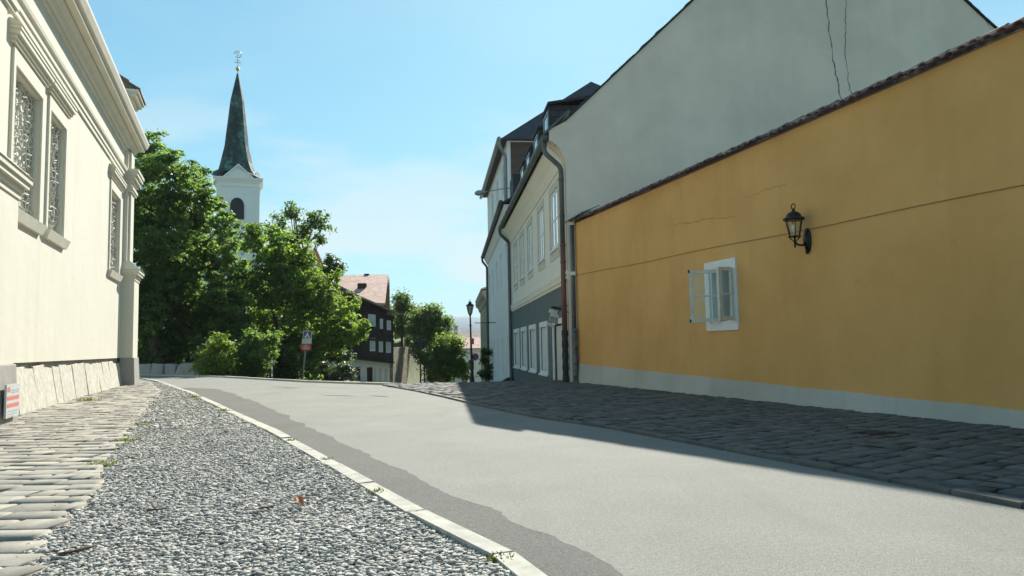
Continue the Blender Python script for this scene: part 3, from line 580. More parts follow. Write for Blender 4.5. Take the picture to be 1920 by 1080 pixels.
# windows: surround, hood, sill, deep recess with a bent-wire lattice in front of the glazing
for wi, (a, e) in enumerate(WIN):
    b = MB(); ring_boxes(b, CL, a - .14, e + .14, ZB - .02, ZT + .26, .11, -.01, .035, 0, .22); fr_ = b.build('window', cream_trim, ch)
    b = MB(); h0, h1 = a - .34, e + .36
    for ex, z0, z1 in ((0, 5.36, 5.41), (.03, 5.41, 5.47), (.07, 5.47, 5.54), (.085, 5.54, 5.59)): b.fbox(CL, h0 + .13 - ex, h1 - .13 + ex, -.02, .06 + ex, z0, z1)
    b.hexa([P(h0 + .04, -.02, 5.592), P(h1 - .04, -.02, 5.592), P(h1 - .04, .155, 5.592), P(h0 + .04, .155, 5.592), P(h0, -.02, 5.68), P(h1, -.02, 5.68), P(h1, .05, 5.66), P(h0, .05, 5.66)])
    b.build('hood', cream_trim, fr_)
    b = MB(); b.hexa([P(a - .17, -.02, ZB - .2), P(e + .17, -.02, ZB - .2), P(e + .17, .06, ZB - .2), P(a - .17, .06, ZB - .2), P(a - .2, -.02, ZB - .02), P(e + .2, -.02, ZB - .02), P(e + .2, .12, ZB - .05), P(a - .2, .12, ZB - .05)]); b.build('sill', cream_trim, fr_)
    b = MB(); b.quad(P(a, -.15, ZB), P(e, -.15, ZB), P(e, -.15, ZT), P(a, -.15, ZT)); b.build('pane', lattice_back, fr_)
    b = MB(); nv, nh = 11, 17
    for i in range(nv + 1):
        t = a + .03 + (e - a - .06) * i / nv
        b.tube([P(t + random.gauss(0, .022), -.09 + random.gauss(0, .022), ZB + (ZT - ZB) * j / 24) for j in range(25)], .011, 4)
    for j in range(nh + 1):
        z = ZB + .03 + (ZT - ZB - .06) * j / nh
        b.tube([P(a + (e - a) * i / 16, -.09 + random.gauss(0, .022), z + random.gauss(0, .02)) for i in range(17)], .011, 4)
    b.build('lattice', lattice_m, fr_)
# small notice board fixed on the near pier's stone foot
q0, q1 = CL.hit(12, 726, .42), CL.hit(37, 776, .40)
nb = MB(); zc0, zc1 = .14, .55; a0, a1 = -2.27, -1.69
nb.fbox(CL, a0, a1, .405, .43, zc0, zc1, 0)
def lines(bb, fr, a0, a1, n, rows):
    for (u0, u1, v0, v1, mi) in rows: bb.quad(fr.p(a0 + (a1 - a0) * u0, n, v0), fr.p(a0 + (a1 - a0) * u1, n, v0), fr.p(a0 + (a1 - a0) * u1, n, v1), fr.p(a0 + (a1 - a0) * u0, n, v1), mi)
lines(nb, CL, a0, a1, .433, [(.06, .25, .46, .52, 1), (.35, .95, .47, .482, 2), (.35, .9, .445, .455, 2), (.06, .95, .36, .405, 1), (.06, .95, .27, .315, 1), (.1, .9, .215, .225, 2), (.1, .8, .18, .19, 2), (.1, .6, .15, .16, 2)])
tag(nb.build('notice_board', [sign_white, pink_red, text_grey]), 'small white notice with red printed bands on the grey stone pier of the chapel', 'notice sign')

# ------------------------------------------------------------------ ochre wall on the right
oc = thing('ochre_wall', 'tall ochre plastered wall with tiled coping and pale foot along the cobbled pavement', 'wall', YW.p(6, 0, 0))
S_END = 19.0
ztop = 3.90
win = (6.20, 6.90, 1.24, 2.12)
b = MB(); wall_holes(b, YW, 0, S_END, .05, ztop, [win], .16)
Q = YW.p
b.quad(Q(0, 0, 0), Q(0, -.45, 0), Q(0, -.45, ztop), Q(0, 0, ztop)); b.quad(Q(S_END, 0, 0), Q(S_END, -.45, 0), Q(S_END, -.45, ztop), Q(S_END, 0, ztop))
b.quad(Q(0, -.45, 0), Q(S_END, -.45, 0), Q(S_END, -.45, ztop), Q(0, -.45, ztop)); b.quad(Q(0, 0, ztop), Q(S_END, 0, ztop), Q(S_END, -.45, ztop), Q(0, -.45, ztop))
b.build('wall_face', ochre, oc)
b = MB(); zp = lambda a: .48 - .0245 * a
n_ = 40
for i in range(n_):
    a0, a1 = S_END * i / n_, S_END * (i + 1) / n_; j0, j1 = .006 * math.sin(i * 1.7), .006 * math.sin((i + 1) * 1.7)
    b.hexa([Q(a0, -.01, -.1), Q(a1, -.01, -.1), Q(a1, .05, -.1), Q(a0, .05, -.1), Q(a0, -.01, zp(a0) + j0), Q(a1, -.01, zp(a1) + j1), Q(a1, .012, zp(a1) + j1), Q(a0, .012, zp(a0) + j0)])
b.build('plinth', plinth_pale, oc)
def wall_crack(pts_, wd):
    out = []
    for (a0, z0), (a1, z1) in zip(pts_[:-1], pts_[1:]):
        for t_ in np.linspace(0, 1, 9)[:-1]: out.append((a0 + (a1 - a0) * t_ + random.gauss(0, .012), z0 + (z1 - z0) * t_ + random.gauss(0, .012)))
    out.append(pts_[-1]); b = MB()
    for (a0, z0), (a1, z1) in zip(out[:-1], out[1:]):
        w0 = wd * (.4 + random.random()); b.quad(Q(a0, .003, z0 - w0), Q(a1, .003, z1 - w0), Q(a1, .003, z1 + w0), Q(a0, .003, z0 + w0))
    b.build('crack', ochre_crack, oc)
ochre_crack = plain('ochre_crack', (.34, .18, .06), .95, 0, .3, 20, .2)
wall_crack([YW.hit(*q_) for q_ in ((1250, 424), (1290, 418), (1330, 410), (1380, 408))], .004)
wall_crack([YW.hit(*q_) for q_ in ((1395, 372), (1440, 355), (1475, 345))], .003)
b = MB(); zc = lambda a: 2.62 - .0205 * a
b.tube([Q(a, .012, zc(a) + .01 * math.sin(a * 1.3)) for a in np.linspace(.05, S_END, 40)], .0045, 5); b.build('cable', cable_m, oc)
# coping: mortar bed, two slopes of half-round tiles, ridge tiles
b = MB(); b.hexa([Q(0, -.55, ztop), Q(S_END, -.55, ztop), Q(S_END, .03, ztop), Q(0, .03, ztop), Q(0, -.26, ztop + .11), Q(S_END, -.26, ztop + .11), Q(S_END, -.2, ztop + .11), Q(0, -.2, ztop + .11)], 0)
cop = b.build('coping', mortar, oc)
b = MB(); a = .02
while a < S_END - .1:
    for sd_, nl, nh in ((1, .15, -.16), (-1, -.62, -.3)):
        t = random.gauss(0, .012); zl, zh = ztop + .012 + random.gauss(0, .008), ztop + .13; k = 6; V = []; w_ = .066
        for (nn, zz, ww) in ((nl + t, zl, w_), (nh, zh, w_ * .85)):
            for j in range(k + 1):
                an = math.pi * j / k; V.append(Q(a + .075 - ww * math.cos(an), nn, zz + ww * .62 * math.sin(an)))
            for j in range(k, -1, -1):
                an = math.pi * j / k; V.append(Q(a + .075 - (ww - .014) * math.cos(an), nn, zz - .002 + (ww - .014) * .62 * math.sin(an)))
        m_ = 2 * (k + 1); b.add(V, [(j, (j + 1) % m_, m_ + (j + 1) % m_, m_ + j) for j in range(m_)] + [tuple(range(m_ - 1, -1, -1)), tuple(range(m_, 2 * m_))])
    a += .158
a = 0.0
while a < S_END - .1:
    b.tube([Q(a, -.23, ztop + .135 + random.gauss(0, .006)), Q(min(a + .37, S_END), -.23, ztop + .15)], [.075, .085], 9); a += .35
b.build('tiles', tile_old, cop)
b = MB(); c0 = Q(0, 0, 3.93)
b.add([Q(.02, .2, 3.96), Q(1.1, .19, 4.02), Q(1.1, -.3, 4.22), Q(.02, -.4, 4.28), Q(.02, .2, 3.94), Q(1.1, .19, 4.0), Q(1.1, -.3, 4.2), Q(.02, -.4, 4.26)], [(0, 1, 2, 3), (7, 6, 5, 4), (0, 4, 5, 1), (1, 5, 6, 2), (2, 6, 7, 3), (3, 7, 4, 0)])
b.build('flashing', zinc, oc)
# its window, both casements swung open
b = MB(); ring_boxes(b, YW, 6.05, 6.96, 1.11, 2.26, .13, -.01, .03, .12, .13)
ring_boxes(b, YW, 6.195, 6.905, 1.235, 2.125, .03, -.15, .004)
b.fbox(YW, 6.5, 6.54, -.13, .006, 1.27, 2.09)
wn_ = b.build('window', white_paint, oc)
b = MB(); b.quad(Q(6.2, -.155, 1.24), Q(6.9, -.155, 1.24), Q(6.9, -.155, 2.12), Q(6.2, -.155, 2.12)); b.quad(Q(6.24, -.16, 1.24), Q(6.24, -.44, 1.24), Q(6.24, -.44, 2.12), Q(6.24, -.16, 2.12)); b.build('dark_backing', dark_in, wn_)  # dark sheets in place of the shade inside the window
def casement(hinge, ang, wdt, z0, z1, name='casement'):
    """a sash turned about its hinge line; ang from the wall plane, outwards"""
    d = YW.d * math.cos(ang) + YW.n * math.sin(ang); f = Frame(Q(hinge, .035, 0), d); b = MB()
    ring_boxes(b, f, 0, wdt, z0, z1, .055, -.02, .02, .065, .055); zm = (z0 + z1) / 2 + .0; b.fbox(f, .055, wdt - .055, -.012, .012, zm - .015, zm + .015)
    o = b.build(name, old_paint, wn_)
    g = MB(); g.fbox(f, .055, wdt - .055, -.003, .003, z0 + .065, z1 - .055); g.build('pane', pane_clear, o); return f, o
def clear_glass():
    m, t, bb = nodes_of('clear_pane'); bb.inputs['Base Color'].default_value = (.85, .9, .9, 1); bb.inputs['Roughness'].default_value = .03
    tr = t.nodes.new('ShaderNodeBsdfTransparent'); tr.inputs[0].default_value = (.9, .94, .94, 1); gl_ = t.nodes.new('ShaderNodeBsdfGlossy'); gl_.inputs['Roughness'].default_value = .04; gl_.inputs[0].default_value = (.8, .85, .85, 1)
    v = coord(t); n = noise(t, v, 2, 2); ms = t.nodes.new('ShaderNodeMixShader'); fm = t.nodes.new('ShaderNodeMath'); fm.operation = 'MULTIPLY_ADD'
    lk(t, n.outputs[0], fm.inputs[0]); fm.inputs[1].default_value = .05; fm.inputs[2].default_value = .015
    lk(t, fm.outputs[0], ms.inputs[0]); lk(t, tr.outputs[0], ms.inputs[1]); lk(t, gl_.outputs[0], ms.inputs[2]); lk(t, ms.outputs[0], t.nodes['Material Output'].inputs[0]); return m
pane_clear = clear_glass()
f1, o1 = casement(6.52, R(124), .49, 1.25, 2.11)
f2, o2 = casement(6.87, R(72), .35, 1.26, 2.10)
b = MB()
for z in (1.27, 2.09): b.tube([f1.p(.49, -.03, z - .02), f1.p(.49, -.03, z + .03)], .014, 6)
b.build('catch', iron, o1)
b = MB(); b.tube([f2.p(.32, .02, 1.66), f2.p(.32, .06, 1.67), f2.p(.26, .06, 1.69)], .009, 6); b.build('handle', zinc_light, o2)

# wall lantern
hs, hz = 8.66, 2.30
ln_ = thing('wall_lantern', 'black iron carriage lantern with glass panes bracketed on the ochre wall', 'lantern', Q(hs, .05, hz))
b = MB()
ringp = []
for j in range(20):
    an = 2 * math.pi * j / 20; ringp.append(Q(hs + .062 * math.cos(an), 0, hz - .01 + .165 * math.sin(an)))
b.prism([p + YW.n * .0 for p in ringp], YW.n * .03); ringp2 = [Q(hs, 0, hz - .01) + (p - Q(hs, 0, hz - .01)) * .72 for p in ringp]; b.prism([p + YW.n * .03 for p in ringp2], YW.n * .02)
b.tube([Q(hs, .03, hz - .16), Q(hs, .035, hz - .2)], [.03, .018], 8)
b.build('back_plate', iron, ln_, True)
lx = Q(hs - .03, .2, 0); zb = hz + .03
b = MB(); b.tube([Q(hs, .05, hz - .05), Q(hs - .005, .1, hz - .085), Q(hs - .02, .16, hz - .075), Q(hs - .03, .2, hz - .035)], .015, 8)
b.tube([(lx[0], lx[1], hz - .1), (lx[0], lx[1], hz - .02)], [.012, .02], 8); b.lathe((lx[0], lx[1], hz - .115), [(.004, 0), (.018, .012), (.008, .03)], 10)
for k in range(4):
    an = math.pi / 4 + k * math.pi / 2 + .3; c_, s_ = math.cos(an), math.sin(an); b.tube([(lx[0], lx[1], hz - .04), (lx[0] + .03 * c_, lx[1] + .03 * s_, hz - .01), (lx[0] + .07 * c_, lx[1] + .07 * s_, zb)], .008, 6)
b.build('bracket', iron, ln_, True)
b = MB(); nS = 6; r0, r1, H = .07, .118, .23
b.lathe((lx[0], lx[1], zb), [(.09, 0), (.095, .012), (.07, .018)], nS, rot=.3)
for k in range(nS):
    an = .3 + k * 2 * math.pi / nS; c_, s_ = math.cos(an), math.sin(an); b.tube([(lx[0] + r0 * c_, lx[1] + r0 * s_, zb + .015), (lx[0] + r1 * c_, lx[1] + r1 * s_, zb + .015 + H)], .007, 6)
b.build('frame', iron, ln_)
b = MB(); b.lathe((lx[0], lx[1], zb + .012 + H), [(.13, -.012), (.145, 0), (.145, .015), (.105, .04), (.092, .075), (.06, .1), (.03, .112), (.022, .125), (.02, .15)], 12, rot=.3); b.build('roof', iron, ln_)
b = MB(); cz = zb + H + .195
b.tube([(lx[0] + YW.d[0] * .042 * math.cos(t), lx[1] + YW.d[1] * .042 * math.cos(t), cz + .036 * math.sin(t)) for t in np.linspace(0, 2 * math.pi, 19)], .0075, 6); b.build('hanging_ring', iron, ln_, True)
b = MB()
for k in range(nS):
    a0, a1 = .3 + k * 2 * math.pi / nS, .3 + (k + 1) * 2 * math.pi / nS; q = .985
    b.quad((lx[0] + q * r0 * math.cos(a0), lx[1] + q * r0 * math.sin(a0), zb + .016), (lx[0] + q * r0 * math.cos(a1), lx[1] + q * r0 * math.sin(a1), zb + .016), (lx[0] + q * r1 * math.cos(a1), lx[1] + q * r1 * math.sin(a1), zb + .014 + H), (lx[0] + q * r1 * math.cos(a0), lx[1] + q * r1 * math.sin(a0), zb + .014 + H))
b.build('glass', pane_clear, ln_)
b = MB(); b.lathe((lx[0], lx[1], zb + .015), [(.02, 0), (.02, .06), (.028, .065), (.034, .11), (.03, .15), (.012, .165)], 12); b.build('bulb', bulb_m, ln_, True)

# ------------------------------------------------------------------ cream house with the big gable
hc_ = thing('gable_house', 'cream two-storey house with grey ground floor, bare gable and dark dormered roof', 'house', CF.p(0, 0, 0))
G = -CF.n; HL = 15.2; EZ, AZ, AT, WT = 6.45, 13.2, 7.15, 14.5
H = CF.p
UW = [(1.36, 2.98), (4.16, 5.66), (7.1, 8.62), (9.7, 11.24), (12.26, 13.78)]
UZ = (3.60, 5.17)
LWs = [(3.90, 5.62), (6.6, 8.5), (9.35, 11.3), (11.95, 14.2)]
b = MB()
holes = [(a + .12, e - .12, UZ[0], UZ[1]) for a, e in UW]
wall_holes(b, CF, 0, HL, 2.66, 6.1, holes, .14)
b.quad(H(HL, 0, -2), H(HL, -WT, -2), H(HL, -WT, EZ), H(HL, 0, EZ)); b.quad(H(0, -WT, -2), H(HL, -WT, -2), H(HL, -WT, EZ), H(0, -WT, EZ))
b.add([H(HL, 0, EZ), H(HL, -AT, AZ), H(HL, -WT, EZ)], [(0, 1, 2)])
b.build('upper_wall', house_cream, hc_)
b = MB(); pts = [H(-.02, n_, z_) for n_, z_ in ((.02, -1), (.02, 5.45), (.07, 5.62), (.18, 5.8), (.34, 5.95), (.42, 6.0), (.42, EZ - .2), (0, EZ + .02), (-AT, AZ), (-WT, EZ), (-WT, -1))]; kk = len(pts)
b.add(pts + [p + CF.d * .45 for p in pts], [tuple(range(kk)), tuple(range(2 * kk - 1, kk - 1, -1))] + [(i, i + kk, (i + 1) % kk + kk, (i + 1) % kk) for i in range(kk)])
gw = b.build('gable_wall', gable_grey, hc_)
# two long cracks and a hairline on the gable
GF = Frame(H(-.02, .02, 0), G)                        # frame on the gable plane, s to the right
def crack(pix, wd):
    pt = [GF.hit(*q) for q in pix]; out = []
    for (a0, z0), (a1, z1) in zip(pt[:-1], pt[1:]):
        for t in np.linspace(0, 1, 7)[:-1]: out.append((a0 + (a1 - a0) * t + random.gauss(0, .018), z0 + (z1 - z0) * t))
    out.append(pt[-1]); b = MB()
    for (a0, z0), (a1, z1) in zip(out[:-1], out[1:]):
        w0 = wd * (.5 + random.random())
        b.quad(GF.p(a0 - w0, .004, z0), GF.p(a0 + w0, .004, z0), GF.p(a1 + w0, .004, z1), GF.p(a1 - w0, .004, z1))
    b.build('crack', pipe_scab, gw)
crack([(1549, -30), (1552, 40), (1560, 100), (1568, 140), (1574, 175), (1582, 195)], .012)
crack([(1586, -30), (1586, 30), (1584, 75), (1590, 150), (1598, 185)], .009)
crack([(1834, 25), (1858, 52), (1878, 72)], .008); crack([(1035, 265), (1042, 275), (1050, 277)], .008)
b = MB(); lh = [(a + .14, e - .14, .17, 1.5) for a, e in LWs]; door = (1.12, 2.72, -.6, 1.52)
wall_holes(b, CF, 0, HL, -2, 2.46, lh + [door], .12); b.build('ground_floor_wall', house_grey, hc_)
b = MB(); b.profile(CF, [(-.02, 2.44), (.035, 2.46), (.035, 2.52), (.07, 2.54), (.08, 2.6), (.05, 2.63), (.07, 2.66), (.09, 2.72), (.05, 2.76), (-.02, 2.78)], -.01, HL); b.build('string_course', house_cream, hc_)
b = MB(); b.profile(CF, [(-.02, 5.5), (.04, 5.5), (.07, 5.58), (.16, 5.72), (.30, 5.86), (.38, 5.92), (.38, 6.04), (-.02, 6.08)], .43, HL); b.build('eaves_cove', house_cream, hc_)
for a, e in UW:
    b = MB(); ring_boxes(b, CF, a - .05, e + .05, UZ[0] - .32, UZ[1] + .2, .17, -.01, .02, .2, .2); wo_ = b.build('window', trim_grey, hc_)
    a2, e2 = a + .12, e - .12
    b = MB(); ring_boxes(b, CF, a2, e2, UZ[0], UZ[1], .07, -.06, -.01); am = (a2 + e2) / 2
    b.fbox(CF, am - .045, am + .045, -.055, -.006, UZ[0] + .07, UZ[1] - .07)
    zt = UZ[0] + .78
    for c0, c1 in ((a2 + .07, am - .045), (am + .045, e2 - .07)):
        b.fbox(CF, c0, c1, -.05, -.014, zt - .025, zt + .025)
        b.fbox(CF, c0, c0 + .05, -.05, -.016, UZ[0] + .07, zt - .025); b.fbox(CF, c1 - .05, c1, -.05, -.016, UZ[0] + .07, zt - .025)
        b.fbox(CF, c0, c0 + .05, -.05, -.016, zt + .025, UZ[1] - .07); b.fbox(CF, c1 - .05, c1, -.05, -.016, zt + .025, UZ[1] - .07)
    b.build('frame', white_paint, wo_)
    b = MB(); b.quad(H(a2 + .03, -.028, UZ[0] + .03), H(e2 - .03, -.028, UZ[0] + .03), H(e2 - .03, -.028, UZ[1] - .03), H(a2 + .03, -.028, UZ[1] - .03)); b.build('pane', pane_m, wo_)
    b = MB(); b.hexa([H(a2 - .02, -.04, UZ[0] - .08), H(e2 + .02, -.04, UZ[0] - .08), H(e2 + .02, .06, UZ[0] - .1), H(a2 - .02, .06, UZ[0] - .1), H(a2 - .02, -.04, UZ[0] - .02), H(e2 + .02, -.04, UZ[0] - .02), H(e2 + .02, .06, UZ[0] - .06), H(a2 - .02, .06, UZ[0] - .06)]); b.build('sill', white_paint, wo_)
for a, e in LWs:
    b = MB(); ring_boxes(b, CF, a, e, .05, 1.66, .14, -.01, .03, .12, .16); wo_ = b.build('window', white_paint, hc_)
    b = MB(); b.fbox(CF, a + .14, e - .14, -.06, -.035, .17, 1.5); b.build('blind', blind, wo_)
    b = MB(); b.fbox(CF, a - .03, e + .03, .03, .08, .02, .07); b.build('sill', white_paint, wo_)
b = MB(); b.fbox(CF, door[0] + .06, door[1] - .06, -.1, -.06, -.6, 1.46); do_ = b.build('door', old_paint, hc_)
b = MB(); ring_boxes(b, CF, door[0] - .1, door[1] + .1, -.6, 1.64, .13, -.01, .03, 0, .14); b.build('door_frame', white_paint, do_)
b = MB(); b.tube([H(2.5, -.06, .4), H(2.5, .0, .4), H(2.4, .0, .4)], .012, 6); b.build('handle', zinc_light, do_)
# roof: two slabs, verge tiles, sprocketed eave
def slab(bb, p0, p1, p2, p3, th, mi=0):
    p = [np.asarray(x, float) for x in (p0, p1, p2, p3)]; n = np.cross(p[1] - p[0], p[3] - p[0]); n = n / np.linalg.norm(n)
    if n[2] < 0: n = -n
    bb.hexa([x for x in p] + [x + n * th for x in p], mi)
sl = (AZ - EZ) / AT
b = MB(); slab(b, H(.02, 0, EZ - .07), H(HL, 0, EZ - .07), H(HL, -AT, AZ - .07), H(.02, -AT, AZ - .07), .1); slab(b, H(.02, .46, EZ - .29), H(HL, .46, EZ - .29), H(HL, -.06, EZ - .03), H(.02, -.06, EZ - .03), .09)
slab(b, H(.02, -WT - .4, EZ - .35), H(HL, -WT - .4, EZ - .35), H(HL, -AT, AZ - .06), H(.02, -AT, AZ - .06), .1)
rf = b.build('roof', roof_dark, hc_, uvdir=True)
b = MB(); nT = 36
for side in (0, 1):
    for i in range(nT):
        t0, t1 = i / nT, (i + 1.06) / nT; f = lambda t, side=side: (-AT * t + .02, EZ + .03 + (AZ - EZ) * t) if side == 0 else (-WT - .3 + (WT + .3 - AT) * t, EZ - .2 + (AZ - EZ + .2) * t)
        (n0, z0), (n1, z1) = f(t0), f(t1); dz = random.gauss(.035, .014)
        b.hexa([H(-.07 - random.random() * .02, n0, z0 - .01), H(.2, n0, z0 - .01), H(.2, n1, z1 - .01), H(-.07, n1, z1 - .01), H(-.07, n0, z0 + dz), H(.2, n0, z0 + dz), H(.2, n1, z1 + .03), H(-.07, n1, z1 + .03)])
b.build('verge_tiles', roof_dark, rf, uvdir=True)
# dormers along the street slope
for s0 in (5.6, 8.3, 10.9, 13.1):
    nf = -.45; zb_ = EZ - sl * nf - .2; zt_ = 8.75; s1 = s0 + 1.35
    b = MB(); hb = (zt_ - EZ) / sl
    b.add([H(s0, nf, zb_), H(s1, nf, zb_), H(s1, nf, zt_), H(s0, nf, zt_), H(s0, -hb - .1, zt_), H(s1, -hb - .1, zt_)], [(0, 1, 2, 3), (0, 3, 4), (1, 5, 2)])
    dm = b.build('dormer', roof_dark, hc_, uvdir=True)
    b = MB(); slab(b, H(s0 - .16, nf + .06, zt_ - .02), H(s1 + .16, nf + .06, zt_ - .02), H(s1 + .16, -hb - .55, zt_ + .42), H(s0 - .16, -hb - .55, zt_ + .42), .08); b.build('roof', roof_dark, dm, uvdir=True)
    b = MB(); ring_boxes(b, CF, s0 + .15, s1 - .15, zb_ + .25, zt_ - .12, .08, nf + .003, nf + .04); b.fbox(CF, s0 + .23, s1 - .23, nf + .003, nf + .02, zb_ + .33, zt_ - .2, 1); b.build('window', [zinc_light, pane_dark], dm)
b = MB(); slab(b, H(-.06, .5, EZ - .30), H(1.0, .48, EZ - .28), H(1.0, -.2, EZ + .36), H(-.06, -.12, EZ + .28), .06); b.build('eave_flashing', zinc, hc_)
# gutter and downpipes
b = MB(); gp = [H(s, .53, 6.07 + .003 * s) for s in np.linspace(-.02, HL - .7, 30)]; b.tube(gp, .085, 12)
for s in np.arange(.6, HL - .7, 1.1): b.tube([H(s, .53, 6.07 + .003 * s), H(s + .05, .53, 6.07 + .003 * s)], .095, 12)
gut = b.build('gutter', zinc, hc_, True)
def bendpath(p, rad=.12, k=5):
    p = [np.asarray(x, float) for x in p]; out = [p[0]]
    for a, m_, c in zip(p[:-2], p[1:-1], p[2:]):
        u = (a - m_) / np.linalg.norm(a - m_); v = (c - m_) / np.linalg.norm(c - m_)
        for t in np.linspace(0, 1, k): out.append((1 - t) ** 2 * (m_ + u * rad) + 2 * t * (1 - t) * m_ + t * t * (m_ + v * rad))
    return out + [p[-1]]
pg = bendpath([H(.14, .53, 6.0), H(.14, .53, 5.72), H(.12, .12, 5.34), H(.12, .12, 3.42)])
b = MB(); b.tube(pg, .062, 12)
for z in (5.0, 4.1): b.tube([H(.12, .12, z), H(.12, .12, z + .05)], .07, 12)
dp = b.build('downpipe', zinc, hc_, True)
b = MB(); b.tube([H(.12, .12, 3.42), H(.12, .12, 1.27)], .066, 12); b.tube([H(.12, .12, 3.37), H(.12, .12, 3.43)], .074, 12); b.tube([H(.12, .12, 2.95), H(.12, .12, 3.0)], .073, 12); b.build('lower_pipe', pipe_brown, dp, True)
b = MB(); b.tube([H(.12, .12, z) for z in np.linspace(1.29, -.1, 16)], [.078 + .008 * math.sin(i * 2.1) for i in range(16)], 12); b.build('tarred_foot', pipe_tar, dp, True)
fs = HL - .3
b = MB(); b.tube(bendpath([H(HL - .75, .53, 6.08), H(HL - .75, .53, 5.88), H(fs, .1, 5.55), H(fs, .1, .0), H(fs - .25, .1, -.6)]), .07, 12); b.build('downpipe', zinc, hc_, True)
# hanging weathered sign box over the door
hs_, hzz = CF.hit(1042, 596, .3)
sg = thing('hanging_sign', 'battered grey sign box hanging crooked from wires above the grey house door', 'sign', H(hs_, .3, hzz))
SF = Frame(H(hs_ + .06, .42, 0), -CF.n)
B_ = lambda a, n, z: SF.p(a, n, hzz + z)
b = MB(); rows = [(-.21, -.13, 0, .08), (-.128, .0, 1, .0), (.002, .1, 0, -.02), (.102, .2, 0, .02)]
for z0, z1, mi, sh in rows:
    k0, k1 = -.06 * (z0 + .21) , -.06 * (z1 + .21)
    x0 = -.02 - .35 * z0 * -.2 - sh; b.hexa([B_(x0, -.06, z0 + .04), B_(x0 + .2, -.06, z0 - .03), B_(x0 + .2, .06, z0 - .03), B_(x0, .06, z0 + .04), B_(x0 + .01, -.05, z1 + .04), B_(x0 + .21, -.05, z1 - .03), B_(x0 + .21, .05, z1 - .03), B_(x0 + .01, .05, z1 + .04)], mi)
b.build('board', [old_paint, zinc_light], sg, bevel=.006)
b = MB(); b.tube([H(hs_ - .25, 0, hzz + .3), H(hs_ - .1, .2, hzz + .27), B_(.1, 0, .2)], .012, 6); b.tube([H(hs_ - .3, 0, hzz + .1), H(hs_ - .2, .2, hzz + .22), B_(.18, 0, .1)], .01, 6)
b.tube([B_(-.05, 0, .22), B_(.08, 0, .27), B_(.26, .02, .21), B_(.36, 0, .25)], [.01, .03, .03, .01], 6)
b.build('bracket', iron, sg)
# conduit beside the ochre wall
cn = thing('conduit_pipe', 'thin grey conduit with peeling fat foot at the end of the ochre wall', 'pipe', (1.485, 18.1, 0))
b = MB(); b.tube([(1.455, 18.13, 1.32), (1.455, 18.13, 4.0)], .02, 8); b.build('tube', zinc_light, cn, True)
b = MB(); b.tube([(1.515, 18.14, 1.32), (1.515, 18.14, 3.86)], .028, 8); b.build('cable_duct', zinc, cn, True)
b = MB(); b.tube([(1.49, 18.12, z) for z in np.linspace(-.1, 1.33, 14)], [.066 + .003 * math.sin(i * 2.3) for i in range(14)], 12); b.build('foot', pipe_scab, cn, True)
for z in (3.86, 2.62):
    b = MB(); b.box(1.43, 1.55, 18.085, 18.16, z, z + .09); b.build('clip', white_paint, cn)

# ------------------------------------------------------------------ white row beyond
def row_house(name, label, p0, p1, depth, z0, ez, mats, holes, ridge=None, cat='house'):
    f = Frame(p0, np.asarray(p1) - np.asarray(p0), True); L = float(np.linalg.norm((np.asarray(p1) - np.asarray(p0))[:2]))
    t = thing(name, label, cat, f.p(0, 0, z0)); b = MB(); wall_holes(b, f, 0, L, z0, ez, holes, .15)
    for a in (0, L): b.quad(f.p(a, 0, z0), f.p(a, -depth, z0), f.p(a, -depth, ez), f.p(a, 0, ez))
    b.quad(f.p(0, -depth, z0), f.p(L, -depth, z0), f.p(L, -depth, ez), f.p(0, -depth, ez)); b.build('wall', mats[0], t)
    for h in holes:
        b = MB(); ring_boxes(b, f, h[0], h[1], h[2], h[3], .09, -.13, -.06); fo = b.build('window', white_paint, t)
        b = MB(); b.quad(f.p(h[0], -.12, h[2]), f.p(h[1], -.12, h[2]), f.p(h[1], -.12, h[3]), f.p(h[0], -.12, h[3])); b.build('pane', pane_m, fo)
    return f, L, t
A0 = H(HL + .02, -.02, 0); A1 = np.array([-1.72, 54.0, 0])
wh = [(2.2 + 3.9 * k, 3.5 + 3.9 * k, 4.1, 5.9) for k in range(5)] + [(2.2 + 3.9 * k, 3.4 + 3.9 * k, -1.0, 1.4) for k in range(5)]
f3, L3, t3 = row_house('white_house', 'low white house with grey gutter between the cream house and the tall house', A0, A1, 9, -4, 7.4, [white_house], wh)
b = MB(); slab(b, f3.p(0, .3, 7.35), f3.p(L3, .3, 7.35), f3.p(L3, -4.5, 10.0), f3.p(0, -4.5, 10.0), .12); slab(b, f3.p(0, -9.3, 7.35), f3.p(L3, -9.3, 7.35), f3.p(L3, -4.5, 10.0), f3.p(0, -4.5, 10.0), .12); r3 = b.build('roof', roof_dark, t3, uvdir=True)
b = MB(); b.tube([f3.p(s, .42, 7.45) for s in np.linspace(0, L3, 12)], .1, 10); b.tube(bendpath([f3.p(L3 - .4, .42, 7.4), f3.p(L3 - .4, .42, 7.1), f3.p(L3 - .5, .1, 6.7), f3.p(L3 - .5, .1, -3)]), .08, 10); b.build('gutter', zinc, t3, True)
b = MB(); b.fbox(f3, 1.2, 3.0, -1.3, -.25, 7.6, 9.0); b.build('dormer', roof_dark, t3, uvdir=True)
b = MB(); b.profile(f3, [(-.01, 6.9), (.06, 6.9), (.2, 7.15), (.28, 7.34), (-.01, 7.34)], .02, L3); b.build('cornice', white_house, t3)
b = MB(); b.tube([f3.p(12, 0, 2.4), f3.p(12, 1.3, 2.4)], .025, 6); b.build('sign_arm', iron, t3)
b = MB(); b.hexa([H(HL - .6, .05, -1.6), H(HL + 1.9, .05, -1.6), H(HL + 1.9, 1.2, -1.7), H(HL - .6, 1.2, -1.7), H(HL - .3, .05, -.36), H(HL + 1.6, .05, -.5), H(HL + 1.6, .35, -.62), H(HL - .3, .35, -.46)])
